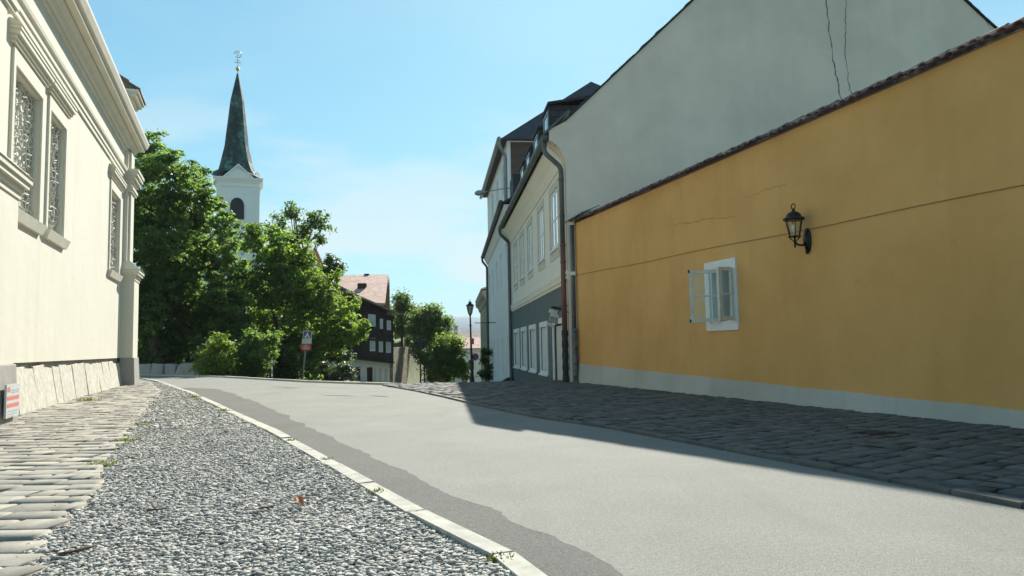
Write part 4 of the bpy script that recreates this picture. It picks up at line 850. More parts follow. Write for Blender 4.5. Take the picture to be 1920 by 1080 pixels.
tag(b.build('door_step', pipe_tar, bevel=.04), 'dark stone step against the foot of the white house wall', 'step')
# tall house
B0 = np.array([-.18, 52.3, 0]); B1 = np.array([-2.25, 72.0, 0])
th_ = [(2.5 + 5.2 * k, 4.3 + 5.2 * k, z, z + 2.2) for k in range(3) for z in (9.2, 12.4)]
f4, L4, t4 = row_house('tall_house', 'tall white house with brown clad side and hipped dark roof above the row', B0, B1, 16, -5, 15.7, [white_house], th_)
b = MB(); b.quad(f4.p(-.03, -.25, -4), f4.p(-.03, -16, -4), f4.p(-.03, -16, 15.5), f4.p(-.03, -.25, 15.5)); b.build('cladding', brown_cladding, t4, uvdir=True)
b = MB(); e_ = .5; r0, r1 = f4.p(8, -8, 23.0), f4.p(L4 - 8, -8, 23.0)
c_ = [f4.p(-e_, e_, 15.6), f4.p(L4 + e_, e_, 15.6), f4.p(L4 + e_, -16 - e_, 15.6), f4.p(-e_, -16 - e_, 15.6)]
b.add(c_ + [r0, r1], [(0, 1, 5, 4), (1, 2, 5), (2, 3, 4, 5), (3, 0, 4), (3, 2, 1, 0)]); b.build('roof', roof_dark, t4, uvdir=True)
b = MB(); b.tube([f4.p(s, e_ + .1, 15.6) for s in np.linspace(-.5, L4 + .5, 8)], .16, 10); b.tube(bendpath([f4.p(-.3, e_ + .1, 15.5), f4.p(-.3, e_ + .1, 15.2), f4.p(.25, .12, 14.6), f4.p(.25, .12, 6)], .25), .12, 10); b.build('gutter', zinc_light, t4, True)
# old street light on a long arm
q = at_y(972, 351, 51.5)
st = thing('street_light', 'grey cobra-head street light on a thin arm above the gutter', 'street light', q)
qe = at_y(908, 360, 51.0)
b = MB(); b.tube([q, q + (qe - q) * .5 + np.array([0, 0, .04]), qe], .035, 8); b.build('arm', zinc_light, st, True)
b = MB(); q2 = at_y(890, 363, 51.0); b.tube([qe + (q - qe) * .04, qe * .7 + q2 * .3, qe * .3 + q2 * .7, q2], [.09, .17, .2, .07], 10); b.build('lamp_head', zinc_light, st, True)
# grey-green house at the end of the row
C0 = np.array([-2.45, 74.0, 0]); C1 = np.array([-4.1, 95.0, 0])
f5, L5, t5 = row_house('grey_house', 'narrow grey-green house with heavy cornice at the far end of the row', C0, C1, 9, -7, 6.0, [grey_green], [(2, 3.6, 1.5, 3.6), (8, 9.6, 1.5, 3.6), (14, 15.6, 1.5, 3.6)])
b = MB(); b.profile(f5, [(-.02, 5.3), (.15, 5.4), (.25, 5.8), (.55, 6.1), (.6, 6.5), (-.02, 6.6)], -.4, L5 + .4); b.build('cornice', grey_green, t5)
b = MB(); slab(b, f5.p(-.4, .6, 6.6), f5.p(L5, .6, 6.6), f5.p(L5, -4.5, 8.4), f5.p(-.4, -4.5, 8.4), .15); slab(b, f5.p(-.4, -9.3, 6.0), f5.p(L5, -9.3, 6.0), f5.p(L5, -4.5, 8.4), f5.p(-.4, -4.5, 8.4), .15); b.build('roof', zinc_light, t5)

# ------------------------------------------------------------------ houses down the hill
def gable_house(name, label, x0, x1, y0, y1, z0, ez, rz, wall, roof, wins=(), over=.4, axis='x', cat='house', chim=None):
    t = thing(name, label, cat, ((x0 + x1) / 2, (y0 + y1) / 2, z0)); b = MB(); f = Frame((x0, y0), (1, 0)); L = x1 - x0
    wall_holes(b, f, 0, L, z0, ez, list(wins), .12); D = y1 - y0
    b.quad((x0, y1, z0), (x1, y1, z0), (x1, y1, ez), (x0, y1, ez))
    for x in (x0, x1):
        if axis == 'x': b.poly([(x, y0, z0), (x, y1, z0), (x, y1, ez), (x, (y0 + y1) / 2, rz), (x, y0, ez)])
        else: b.quad((x, y0, z0), (x, y1, z0), (x, y1, ez), (x, y0, ez))
    if axis != 'x':
        for y in (y0, y1): b.add([(x0, y, ez), (x1, y, ez), ((x0 + x1) / 2, y, rz)], [(0, 1, 2)])
    b.build('wall', wall, t); b = MB(); o_ = over
    if axis == 'x':
        ym = (y0 + y1) / 2; dz = (rz - ez) / (ym - y0) * o_
        slab(b, (x0 - o_, y0 - o_, ez - dz), (x1 + o_, y0 - o_, ez - dz), (x1 + o_, ym, rz), (x0 - o_, ym, rz), .12); slab(b, (x0 - o_, y1 + o_, ez - dz), (x1 + o_, y1 + o_, ez - dz), (x1 + o_, ym, rz), (x0 - o_, ym, rz), .12)
    else:
        xm = (x0 + x1) / 2; dz = (rz - ez) / (xm - x0) * o_
        slab(b, (x0 - o_, y0 - o_, ez - dz), (x0 - o_, y1 + o_, ez - dz), (xm, y1 + o_, rz), (xm, y0 - o_, rz), .12); slab(b, (x1 + o_, y0 - o_, ez - dz), (x1 + o_, y1 + o_, ez - dz), (xm, y1 + o_, rz), (xm, y0 - o_, rz), .12)
    ro_ = b.build('roof', roof, t, uvdir=True)
    if chim:
        b = MB(); cx, cy, cw, z_0, z_1 = chim; b.box(cx - cw, cx + cw, cy - cw, cy + cw, z_0, z_1); b.box(cx - cw * 1.25, cx + cw * 1.25, cy - cw * 1.25, cy + cw * 1.25, z_1, z_1 + .15); b.build('chimney', stone_grey, ro_)
    for h in wins:
        b = MB(); ring_boxes(b, f, h[0], h[1], h[2], h[3], .1, -.1, -.04); wo2 = b.build('window', white_paint, t); b = MB(); b.quad(f.p(h[0], -.1, h[2]), f.p(h[1], -.1, h[2]), f.p(h[1], -.1, h[3]), f.p(h[0], -.1, h[3])); b.build('pane', pane_dark, wo2)
    return t
# timber house: dark storeys over a white ground floor, pink roof behind
E0, E1 = at_y(666, 700, 55), at_y(738, 700, 61.5)
f6 = Frame(E0, E1 - E0); L6 = float(np.linalg.norm((E1 - E0)[:2]))
t6 = thing('timber_house', 'dark timber house over a white ground floor with a faded pink tiled roof', 'house', f6.p(0, 0, -3))
hit6 = lambda x, y, n=0: f6.hit(x, y, n)
def facade_quad(bb, px, n, mi=0):
    bb.poly([f6.p(*((lambda s, z: (s, n, z))(*hit6(x, y, n)))) for x, y in px], mi)
b = MB(); top0 = hit6(681, 573)[1]; zt0, zt1 = hit6(668, 672), hit6(737, 680)
za, zb2 = hit6(666, 562)[1], hit6(738, 594)[1]
r_ = [f6.p(0, 0, zt0[1]), f6.p(L6, 0, zt1[1]), f6.p(L6, 0, zb2), f6.p(0, 0, za)]
b.prism(r_, -f6.n * 5.5); b.poly([f6.p(0, 0, zt0[1]), f6.p(0, 0, za), f6.p(-.2, -9, za + .6), f6.p(-.2, -9, zt0[1])]); tw = b.build('timber_wall', timber, t6)
b = MB(); zs0 = zt0[1] - .25
r_ = [f6.p(0, 0, zs0 + .03), f6.p(L6, 0, hit6(737, 642)[1] + .0)]
for (xa, ya, xb, yb) in ((668, 672, 737, 680), (668, 634, 737, 640), (668, 570, 737, 597)):
    pa_, pb_ = hit6(xa, ya), hit6(xb, yb); b.hexa([f6.p(pa_[0], -.02, pa_[1] - .08), f6.p(pb_[0], -.02, pb_[1] - .08), f6.p(pb_[0], .12, pb_[1] - .08), f6.p(pa_[0], .12, pa_[1] - .08), f6.p(pa_[0], -.02, pa_[1] + .08), f6.p(pb_[0], -.02, pb_[1] + .08), f6.p(pb_[0], .12, pb_[1] + .08), f6.p(pa_[0], .12, pa_[1] + .08)])
b.build('beam', timber, t6)
b = MB(); b.prism([f6.p(.05, -.3, -6), f6.p(L6 - .1, -.3, -6), f6.p(L6 - .1, -.3, zt1[1] - .02), f6.p(.05, -.3, zt0[1] - .02)], -f6.n * 5); b.build('ground_floor_wall', white_house, t6)
for px in ([(690, 588), (703, 591), (703, 614), (690, 610)], [(712, 597), (717, 598.5), (717, 617), (712, 616)], [(725, 600), (732, 602), (732, 620), (725, 618)], [(693, 633), (702.5, 634.5), (702.5, 659), (693, 658)], [(710, 637), (717, 638), (717, 661), (710, 660)], [(723.5, 639), (732, 640), (732, 662), (723.5, 661)]):
    h = [hit6(*p) for p in px]; s0, s1 = h[0][0], h[1][0]; z1_, z0_ = (h[0][1] + h[1][1]) / 2, (h[2][1] + h[3][1]) / 2
    b = MB(); ring_boxes(b, f6, s0, s1, z0_, z1_, .1, -.01, .05); b.fbox(f6, (s0 + s1) / 2 - .05, (s0 + s1) / 2 + .05, .0, .045, z0_ + .1, z1_ - .1); wo3 = b.build('window', white_paint, t6)
    b = MB(); b.fbox(f6, s0 + .1, s1 - .1, .002, .015, z0_ + .1, z1_ - .1); b.build('pane', pane_m, wo3)
for (x0, x1, yt) in ((668, 675, 688), (688, 698, 689), (701, 704.5, 692), (710, 715, 691), (721, 726, 692)):
    s0, zz = hit6(x0, yt, -.3); s1, _ = hit6(x1, yt, -.3); b = MB(); b.fbox(f6, s0, s1, -.31, -.27, -4, zz); b.build('door' if x1 - x0 > 6 else 'window', timber if x1 - x0 > 6 else blind, t6)
b = MB(); slab(b, f6.p(-.3, .5, za + .12), f6.p(L6 + .4, .5, zb2 + .1), f6.p(L6 + .4, -4.5, zb2 + 1.5), f6.p(-1.5, -6, za + 3.6), .14); b.build('lean_to_roof', roof_worn, t6, uvdir=True)
rl, rr_ = at_y(622, 519, 71), at_y(728, 517, 71); el, er = at_y(600, 572, 61.8), at_y(722, 571, 61.8)
b = MB(); slab(b, el, er, rr_, rl, .15); slab(b, el + np.array([0, 13, 0]), er + np.array([-1.75, 13, 0]), rr_, rl, .15); rp_ = b.build('main_roof', roof_red, t6, uvdir=True)
b = MB(); ge = at_y(731, 585, 62.2); b.add([tuple(er + np.array([.1, .3, -.1])), tuple(er + np.array([-1.7, 12.8, -.1])), tuple(rr_ + np.array([.12, 0, -.1])), (er[0] + .1, er[1] + .3, -5), (er[0] - 1.7, er[1] + 12.8, -5)], [(0, 1, 2), (3, 4, 1, 0)])
b.add([(er[0] + .6, er[1] + .3, -5), tuple(er + np.array([.1, .3, -.1])), tuple(el + np.array([0, .3, -.1])), (el[0], el[1] + .3, -5)], [(0, 1, 2, 3)]); b.build('gable_end', timber, t6)
for (px, py, d0, hh, ww) in ((679, 541, 4.6, .9, .35), (688, 519, .1, .55, .22)):
    q = at_y(px, py, 71 - d0); b = MB(); b.box(q[0] - ww, q[0] + ww, q[1] - ww, q[1] + ww, q[2] - hh, q[2] + hh * .5); b.build('chimney', timber, rp_)
# rubble retaining wall and the bank above it
W0, W1 = at_y(737, 690, 62), at_y(784, 690, 92)
fw_ = Frame(W0, W1 - W0); Lw = float(np.linalg.norm((W1 - W0)[:2])); b = MB(); nseg = 14
tp = [(Lw * i / nseg, 1.05 + .05 * math.sin(i * 2.1) + .04 * math.sin(i * 5.3) + .1 * i / nseg) for i in range(nseg + 1)]
b.prism([fw_.p(a_, 0, -7) for a_ in (0, Lw)] + [fw_.p(a_, 0, z_) for a_, z_ in reversed(tp)], -fw_.n * .7)
tag(b.build('stone_wall', rubble), 'rough rubble retaining wall beside the dark timber house', 'wall')
q = at_y(800, 700, 64); b = MB(); b.lathe((q[0], q[1], q[2] - 3.1), [(.16, 0), (.17, 1.6), (.14, 2.4), (.05, 2.6)], 10); tag(b.build('stone_post', kerb_m, None, True), 'pale stone post at the foot of the bank', 'post')
b = MB()
for k in range(9): b.lathe((q[0] - .3 + random.random() * 1.3, q[1] - 1 + random.random(), q[2] - 1.35 + random.random() * .3), [(.1, 0), (.34, .12), (.3, .3), (.08, .42)], 7, rot=random.random() * 3, sy=.8)
o = b.build('rock_pile', slab_stone); tag(o, 'heap of pale broken rocks beside the stone post', 'rock pile')
b = MB()
for i, (x, y, z) in enumerate([(0, 0, 0)]):
    pass
gx = np.linspace(-26, -10.2, 40); gy = np.linspace(62, 110, 30)
sheet('grass_bank', gx, gy, lambda x, y: ground(x, y) - .3 + np.maximum(0, (.9 + .16 * (y - 69) - ground(x, y))) * np.clip((y - 63) / 7, 0, 1) * np.clip((-10.6 - x) / .8, 0, 1), bank_grass)
# houses at the bottom of the street
gable_house('orange_roof_house', 'small white house with orange roof at the bottom of the street', -10.2, -4.6, 112, 120, -9, .9, 2.4, white_house, roof_red, [(1.2, 2.2, -2.4, -.8), (3.4, 4.4, -2.4, -.8), (1.2, 2.2, -6, -4.2), (3.2, 4.6, -6.5, -4.2)])
gable_house('tan_roof_house', 'long pale house under a tan pink roof beyond the orange roofed one', -16, -5.2, 135, 147, -9, 1.2, 4.2, stucco_tan, pink_roof, [], chim=(-10.6, 139, .35, 3, 4.9))
gable_house('hill_house', 'pink roofed house half hidden by trees below the church', at_y(505, 500, 58)[0], at_y(574, 500, 58)[0], 57, 62, 0, at_y(540, 487, 57)[2], at_y(540, 469, 59.5)[2], stucco_tan, roof_red, [])
# far wooded hill
nx_ = 60; hx = np.linspace(-1500, 900, nx_); hy = np.linspace(2600, 3400, 12)
sheet('hill', hx, hy, lambda x, y: -40 + (150 + 40 * np.sin(x * .004 + 1) + 12 * np.sin(x * .02)) * np.sin(np.clip((y - 2600) / 800, 0, 1) * math.pi) ** .7, hill_m)

# ------------------------------------------------------------------ church
CY = 100.0
k_ = CY / F
cx_, cz_ = at_y(447, 333, CY)[0], at_y(447, 333, CY)[2]
cb = thing('church', 'white church tower with dark green copper spire rising behind the trees', 'church', (cx_, CY, 0))
hw = 2.75; yf = CY; b = MB(); fc_ = Frame((cx_ - hw, yf), (1, 0))
b.box(cx_ - hw, cx_ + hw, yf, yf + 2 * hw, -2, cz_ - .7); wallc = b.build('tower_wall', church_white, cb)
b = MB()
for e, z0, z1 in ((.12, -1.25, -1.1), (.08, -.7, -.55), (.2, -.55, -.38), (.34, -.38, -.2), (.45, -.2, -.02)): b.box(cx_ - hw - e, cx_ + hw + e, yf - e, yf + 2 * hw + e, cz_ + z0, cz_ + z1)
for sx_ in (-1, 1): b.box(cx_ + sx_ * (hw - .35) - .33, cx_ + sx_ * (hw - .35) + .33, yf - .1, yf + .02, 2, cz_ - 1.25)
b.build('cornice', church_white, cb)
apz = at_y(447, 308, CY)[2]
b = MB()
for (ux, uy) in ((1, 0), (0, 1), (-1, 0), (0, -1)):
    cc = np.array([cx_, yf + hw, 0]); dn = np.array([uy, -ux, 0.0]); sd2 = np.array([ux, uy, 0.0]); w2 = 1.75
    ring = [cc + dn * (hw - .25) + sd2 * w2 + np.array([0, 0, cz_ - .05]), cc + dn * (hw - .25) - sd2 * w2 + np.array([0, 0, cz_ - .05]), cc + dn * (hw - .25) + np.array([0, 0, apz - .25])]
    b.prism(ring, dn * (.45 if ux == 1 else .05))
    for sg_ in ((-1, 1) if ux == 1 else ()):
        p0 = cc + dn * (hw - .3) + sd2 * sg_ * (w2 + .25) + np.array([0, 0, cz_ - .02]); p1 = cc + dn * (hw - .3) + np.array([0, 0, apz]); b.prism([p0, p1, p1 - np.array([0, 0, .22]), p0 - sd2 * sg_ * .3], dn * .75)
b.build('pediment', church_white, cb)
spz = at_y(443, 138, CY + 2.6)[2]; c = np.array([cx_ - .3, yf + hw, 0])
b = MB(); rings = [(cz_ + .0, 1.0, 1.36), (cz_ + .55, .9, 1.07), (cz_ + 1.4, .80, .83), (cz_ + 2.6, .70, .67), (cz_ + 5, .53, .50), (spz - 4, .30, .285), (spz - .05, .035, .035)]
V = []
for z, m1, m2 in rings:
    for j in range(8):
        an = math.pi / 4 * j; rr2 = (hw + .28) * (m1 if j % 2 == 0 else m2 * 1.06); V.append((c[0] + rr2 * math.cos(an), c[1] + rr2 * math.sin(an), z + (1.35 if (j % 2 == 0 and z < cz_ + .4) else (.9 if (j % 2 == 0 and z < cz_ + .9) else 0))))
fc = [(i * 8 + j, i * 8 + (j + 1) % 8, (i + 1) * 8 + (j + 1) % 8, (i + 1) * 8 + j) for i in range(len(rings) - 1) for j in range(8)]
b.add(V, fc); sp_ = b.build('spire', copper, cb, uvdir=True)
# pointed belfry window
wx, wz0, wz1 = at_y(444.5, 412, CY)[0], at_y(444, 412, CY)[2], at_y(444, 371, CY)[2]; hwid = 12.5 * k_; zs = wz1 - hwid * 1.25
arch = [(-hwid, wz0), (hwid, wz0), (hwid, zs)] + [(hwid * math.cos(t) if False else hwid * (1 - (i / 8) ** 1.8), zs + (wz1 - zs) * math.sin(math.pi / 2 * i / 8)) for i, t in enumerate(np.linspace(0, 1, 9))][1:-1] + [(0, wz1)] + [(-hwid * (1 - (i / 8) ** 1.8), zs + (wz1 - zs) * math.sin(math.pi / 2 * i / 8)) for i in range(7, 0, -1)] + [(-hwid, zs)]
b = MB(); b.prism([(wx + x, yf - .12, z) for x, z in arch], (0, .1, 0)); bw = b.build('belfry_window', dark_in, cb)
b = MB(); b.box(wx - hwid - .15, wx + hwid + .15, yf - .25, yf, wz0 - .15, wz0 - .002); b.build('sill', church_white, bw)
for t in range(5): 
    pass
tip = np.array([c[0], c[1], spz])
b = MB(); b.tube([tip + np.array([0, 0, -.3]), tip + np.array([0, 0, 2.9])], .05, 8); b.tube([tip + np.array([-.42, 0, 1.55]), tip + np.array([.42, 0, 1.55])], .05, 6); b.tube([tip + np.array([-.25, 0, 1.85]), tip + np.array([.25, 0, 1.85])], .04, 6)
b.tube([tip + np.array([.48 * math.cos(t), 0, 2.75 + .48 * math.sin(t)]) for t in np.linspace(0, 2 * math.pi, 17)], .05, 6); b.tube([tip + np.array([.22 * math.cos(t), 0, 2.75 + .22 * math.sin(t)]) for t in np.linspace(0, 4.6, 11)], .045, 6)
for t in np.linspace(0, 2 * math.pi, 8, endpoint=False): b.tube([tip + np.array([.22 * math.cos(t), 0, 2.75 + .22 * math.sin(t)]), tip + np.array([.48 * math.cos(t), 0, 2.75 + .48 * math.sin(t)])], .03, 5)
b.build('finial', silver, sp_)
b = MB(); b.lathe((tip[0], tip[1], tip[2] + .62), [(.05, -.3), (.22, -.2), (.3, 0), (.22, .2), (.05, .3)], 12); b.build('ball', gold, sp_, True)
b = MB(); b.prism([(cx_ - 8, yf + 5.6, -2), (cx_ + 4, yf + 5.6, -2), (cx_ + 4, yf + 5.6, 12), (cx_ - 2, yf + 5.6, 18), (cx_ - 8, yf + 5.6, 12)], (0, 20, 0)); b.build('nave', church_white, cb)

cb.rotation_euler[2] = .34

# ------------------------------------------------------------------ trees and shrubs
def leaf_cloud(name, lobes, n, leaf, mat, parent=None, shell=.55, spray=26, sig=.30, droop=.25, flat=.6, sub=0):
    """leaf-sized faces gathered in sprays through the lobes of a crown"""
    L = np.array(lobes)
    if sub:                                          # boughs: each lobe carries smaller leafy heads on its outside
        S_ = []
        for q in L:
            for k in range(sub):
                d_ = RNG.normal(size=3) + np.array([0, 0, .25]); d_ /= np.linalg.norm(d_); r_ = q[3] * RNG.uniform(.34, .54); c_ = q[:3] + d_ * (q[3] - r_ * .55)
                S_.append((c_[0], c_[1], c_[2], r_))
            S_.append((q[0], q[1], q[2], q[3] * .66))
        L = np.array(S_)
    wgt = (L[:, 3] ** 2); wgt = wgt / wgt.sum(); K = max(4, n // spray)
    li = RNG.choice(len(L), K, p=wgt); d = RNG.normal(size=(K, 3)); d /= np.linalg.norm(d, axis=1)[:, None]
    rad = (shell + (1 - shell) * RNG.random(K)) ** .8 * (.9 + .2 * RNG.random(K)); inner = RNG.random(K) < .12; rad = np.where(inner, rad * .6, rad)
    C_ = L[li, :3] + d * (rad * L[li, 3])[:, None]
    sz = sig * (.55 + .9 * RNG.random(K)) * np.clip(L[li, 3] / 1.6, .5, 1.3)
    tone = np.repeat(RNG.random(K), spray)
    c = np.repeat(C_, spray, 0) + RNG.normal(size=(K * spray, 3)) * np.repeat(sz, spray)[:, None] * np.array([1, 1, flat])
    out = np.repeat(d, spray, 0); N = len(c)
    nrm = out * .5 + RNG.normal(0, .55, (N, 3)) + np.array([0, 0, .75]); nrm /= np.linalg.norm(nrm, axis=1)[:, None]
    ax = RNG.normal(size=(N, 3)) + out * .8 + np.array([0, 0, -droop]); ax -= nrm * (ax * nrm).sum(1)[:, None]; ax /= np.linalg.norm(ax, axis=1)[:, None]
    bx = np.cross(nrm, ax); l = leaf * (.6 + .8 * RNG.random(N)); w_ = l * (.5 + .2 * RNG.random(N))
    V = np.zeros((N, 4, 3)); V[:, 0] = c - ax * (l / 2)[:, None]; V[:, 2] = c + ax * (l / 2)[:, None] - nrm * (l * .12)[:, None]
    V[:, 1] = c + bx * (w_ / 2)[:, None] + nrm * (l * .06)[:, None]; V[:, 3] = c - bx * (w_ / 2)[:, None] + nrm * (l * .06)[:, None]
    return np_mesh(name, V.reshape(-1, 3), np.arange(N * 4).reshape(-1, 4), mat, parent)
def tree(name, label, Y, lobes, n, leaf, mat, trunk=None, tr=.25, cat='tree', group=None, dy=.5, zbase=None, crown='crown', **kw):
    LB = []
    for q in lobes:
        yy_ = Y + (q[3] if len(q) > 3 else random.uniform(-dy, dy)); p = at_y(q[0], q[1], yy_); LB.append((p[0], p[1], p[2], q[2] * yy_ / F))
    A = np.array(LB); bx_ = at_y(trunk[0], trunk[1], Y) if trunk else np.array([A[:, 0].mean(), Y, A[:, 2].min() - 1])
    zb_ = gz(bx_[0], bx_[1]) - .1 if zbase is None else zbase
    t = thing(name, label, cat, (bx_[0], Y, zb_), group); leaf_cloud(crown, LB, n, leaf, mat, t, **kw)
    b = MB(); top = A[A[:, 2].argmax()]; mid = A[:, :3].mean(0); base = np.array([bx_[0], Y, zb_])
    h1 = base + np.array([0, 0, max(.3, (mid[2] - zb_) * .45)]) + np.array([(mid[0] - base[0]) * .25, 0, 0])
    b.tube([base, base * .5 + h1 * .5 + np.array([tr * .3, 0, 0]), h1, h1 * .4 + mid * .6, mid * .3 + top[:3] * .7 - np.array([0, 0, top[3] * .5])], [tr * 1.25, tr, tr * .85, tr * .6, tr * .15], 9)
    for q in A:
        s_ = h1 + (mid - h1) * random.uniform(0, .8); e = q[:3]; m_ = s_ * .5 + e * .5 + np.array([0, 0, .15 * q[3]])
        b.tube([s_, m_, e], [tr * .42, tr * .28, tr * .1], 6)
        for k in range(4):
            d = np.array([random.gauss(0, 1), random.gauss(0, 1), random.gauss(.2, .8)]); d /= np.linalg.norm(d); b.tube([e, e + d * q[3] * .35, e + d * q[3] * .65], [tr * .12, tr * .07, tr * .02], 5)
    b.build('trunk' if cat == 'tree' else 'stem', bark, t, True); return t
tree('maple_tree', 'big dark green leafy tree behind the chapel corner', 35,
     [(292, 292, 46), (255, 330, 50), (320, 325, 50), (365, 335, 34), (285, 395, 66), (360, 395, 56), (392, 372, 30), (300, 470, 70), (385, 455, 52), (245, 470, 70), (330, 545, 75), (410, 520, 42), (260, 580, 80), (345, 610, 62), (425, 560, 42), (412, 430, 36), (300, 560, 60, 33.4), (350, 500, 50, 33.3), (290, 470, 50, 33.3), (330, 600, 55, 33.4), (385, 585, 46, 33.5), (290, 400, 46, 33.4), (432, 480, 30), (440, 600, 36), (400, 640, 40), (290, 650, 50), (200, 400, 90), (190, 540, 90)], 175000, .165, leaf_maple, (300, 700), .27, dy=1.6, sig=.2, spray=26, flat=.55, sub=9)
tree('ash_tree', 'bright green spreading tree in front of the church hill', 38,
     [(480, 455, 36), (525, 470, 44), (575, 500, 42), (500, 510, 46), (545, 540, 54), (610, 545, 44), (480, 560, 40), (590, 590, 48), (640, 590, 40), (655, 628, 26), (520, 600, 44), (610, 635, 34), (560, 640, 34), (450, 520, 34), (678, 618, 17), (600, 648, 30), (575, 655, 26), (640, 640, 28), (535, 640, 34), (520, 560, 44, 36.6), (570, 580, 44, 36.6), (620, 600, 34, 36.8), (500, 610, 36, 36.6)], 98000, .15, leaf_ash, (530, 712), .22, dy=1.5, sig=.2, spray=24, flat=.5, sub=8)
tree('locust_tree', 'thin airy tree with open crown right of the church tower', 52, [(545, 405, 24), (520, 420, 20), (590, 412, 22), (608, 425, 16), (570, 440, 22), (600, 450, 16), (505, 440, 20), (540, 450, 26), (548, 388, 10), (612, 402, 8)], 4200, .2, leaf_thin, (565, 700), .2, sig=.34, shell=.2, dy=1)
tree('rounded_tree', 'small rounded green tree top above the pink roof', 58, [(622, 490, 13), (630, 505, 14), (612, 510, 18)], 3000, .2, leaf_dark, (622, 690), .16)
tree('undergrowth_shrub', 'dark shady undergrowth shrub behind the low boulder wall', 36.5, [(285, 640, 40), (335, 640, 40), (380, 600, 40), (260, 600, 40), (310, 580, 45), (440, 620, 38), (430, 570, 35)], 17000, .16, leaf_maple, (310, 700), .12, 'shrub', crown='foliage')
tree('laurel_hedge', 'dark dense hedge in deep shade along the far side of the road', 37.5, [(x, 672 + 10 * math.sin(x * .07), 26) for x in range(250, 600, 22)] + [(x, 695, 20) for x in range(250, 600, 22)], 19000, .15, leaf_maple, (420, 705), .1, 'hedge', crown='foliage', dy=.4)
tree('hazel_shrub', 'yellow green sunlit shrub at the far edge of the road', 29.5, [(405, 655, 18), (395, 682, 20), (420, 684, 18), (412, 636, 10), (385, 668, 12), (400, 700, 16), (428, 700, 12), (380, 692, 12), (425, 650, 9)], 6500, .12, leaf_yellow, (405, 703), .06, 'shrub', crown='foliage', sig=.26, shell=.25, sub=4)
tree('lilac_shrub', 'mid green bush between the yellow shrub and the marker post', 30.5, [(455, 658, 20), (480, 648, 18), (470, 682, 22), (442, 684, 16), (500, 668, 14), (492, 692, 14), (460, 704, 14), (440, 706, 10), (505, 640, 12), (470, 630, 10)], 8000, .13, leaf_maple, (470, 705), .07, 'shrub', crown='foliage', sig=.28, shell=.25, sub=4)
tree('holly_bush', 'dark rounded bush standing between the marker post and the road sign', 33, [(530, 690, 20), (540, 672, 16), (545, 700, 16), (520, 705, 14), (520, 660, 18)], 6000, .12, leaf_dark, (535, 715), .06, 'shrub', crown='foliage', sig=.2)
tree('silver_shrub', 'silvery leaved low shrub beside the white ground floor', 40, [(610, 695, 16), (630, 700, 18), (650, 700, 14), (600, 705, 14), (622, 712, 16), (585, 695, 12), (645, 688, 10)], 5200, .16, leaf_silver, (625, 720), .06, 'shrub', crown='foliage', sig=.22)
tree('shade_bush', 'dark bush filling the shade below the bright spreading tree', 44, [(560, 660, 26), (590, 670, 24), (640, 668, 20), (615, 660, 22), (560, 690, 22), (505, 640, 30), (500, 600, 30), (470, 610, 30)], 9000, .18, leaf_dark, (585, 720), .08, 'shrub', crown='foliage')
tree('bank_tree', 'slim pale green tree on the bank right of the timber house', 76, [(752, 565, 18), (745, 590, 18), (765, 585, 18), (758, 610, 18), (742, 620, 14)], 4200, .26, leaf_thin, (755, 690), .2, sig=.5)
tree('lime_tree', 'dense round tree left of the street lamp, tallest on the bank', 74, [(790, 592, 20), (810, 600, 20), (800, 622, 24), (830, 605, 15), (785, 620, 18), (828, 630, 20), (815, 580, 12)], 7500, .26, leaf_maple, (805, 700), .25, sig=.5)
tree('plum_tree', 'broad green tree touching the lamp post on its left', 70, [(835, 650, 22), (850, 665, 20), (820, 665, 22), (845, 690, 22), (815, 695, 22), (855, 640, 12), (862, 685, 12), (830, 710, 18)], 9000, .24, leaf_ash, (838, 716), .22, sig=.45)
tree('olive_shrub', 'silvery grey shrub on the grass bank above the stone wall', 71, [(788, 645, 11), (796, 640, 9), (780, 655, 10)], 1600, .2, leaf_silver, (788, 672), .08, 'shrub', crown='foliage', sig=.4)
tree('broom_shrub', 'rounded yellow green bush at the end of the rubble wall', 68, [(795, 672, 14), (785, 665, 10), (805, 678, 10)], 2600, .18, leaf_yellow, (796, 700), .08, 'shrub', crown='foliage', sig=.35)
tree('meadow_bush', 'low olive green bush on the grass bank behind the house gable', 80, [(750, 630, 12), (765, 635, 14), (740, 640, 10), (775, 645, 10)], 2600, .24, leaf_yellow, (758, 660), .08, 'shrub', crown='foliage', sig=.4)
tree('climbing_ivy', 'dark climbing plant on the white house wall beside the lamp', 49.5, [(912, 660, 7), (908, 675, 7), (914, 690, 8), (909, 700, 8), (914, 708, 7)], 1500, .16, leaf_dark, (911, 716), .05, 'climber', crown='foliage', sig=.25)
tree('street_bush', 'dark bush at the foot of the small orange roofed house', 100, [(868, 690, 10), (872, 705, 10), (860, 700, 10)], 1500, .3, leaf_dark, (868, 716), .08, 'shrub', crown='foliage', sig=.5)
# boulders of the low wall in the shade
bw_ = thing('boulder_wall', 'low row of grey boulders in the shade across the road', 'wall', at_y(310, 700, 33.5))
x = 255
while x < 366:
    w_ = random.uniform(22, 36); p = at_y(x + w_ / 2, 697, 33.4 - (x - 258) * .012); b = MB(); rw = w_ / 2 * 33.4 / F; hh = random.uniform(.36, .5); j = lambda s_: random.gauss(0, s_)
    b.hexa([(p[0] - rw + j(.03), p[1] - .25 + j(.04), -.1), (p[0] + rw + j(.03), p[1] - .25 + j(.04), -.1), (p[0] + rw, p[1] + .25, -.1), (p[0] - rw, p[1] + .25, -.1), (p[0] - rw * .86 + j(.05), p[1] - .16, hh + j(.04)), (p[0] + rw * .8 + j(.05), p[1] - .14, hh + j(.05)), (p[0] + rw * .8, p[1] + .2, hh + j(.04)), (p[0] - rw * .8, p[1] + .2, hh + j(.04))])
    b.build('boulder', stone_grey, bw_, bevel=.06); x += w_ * .97

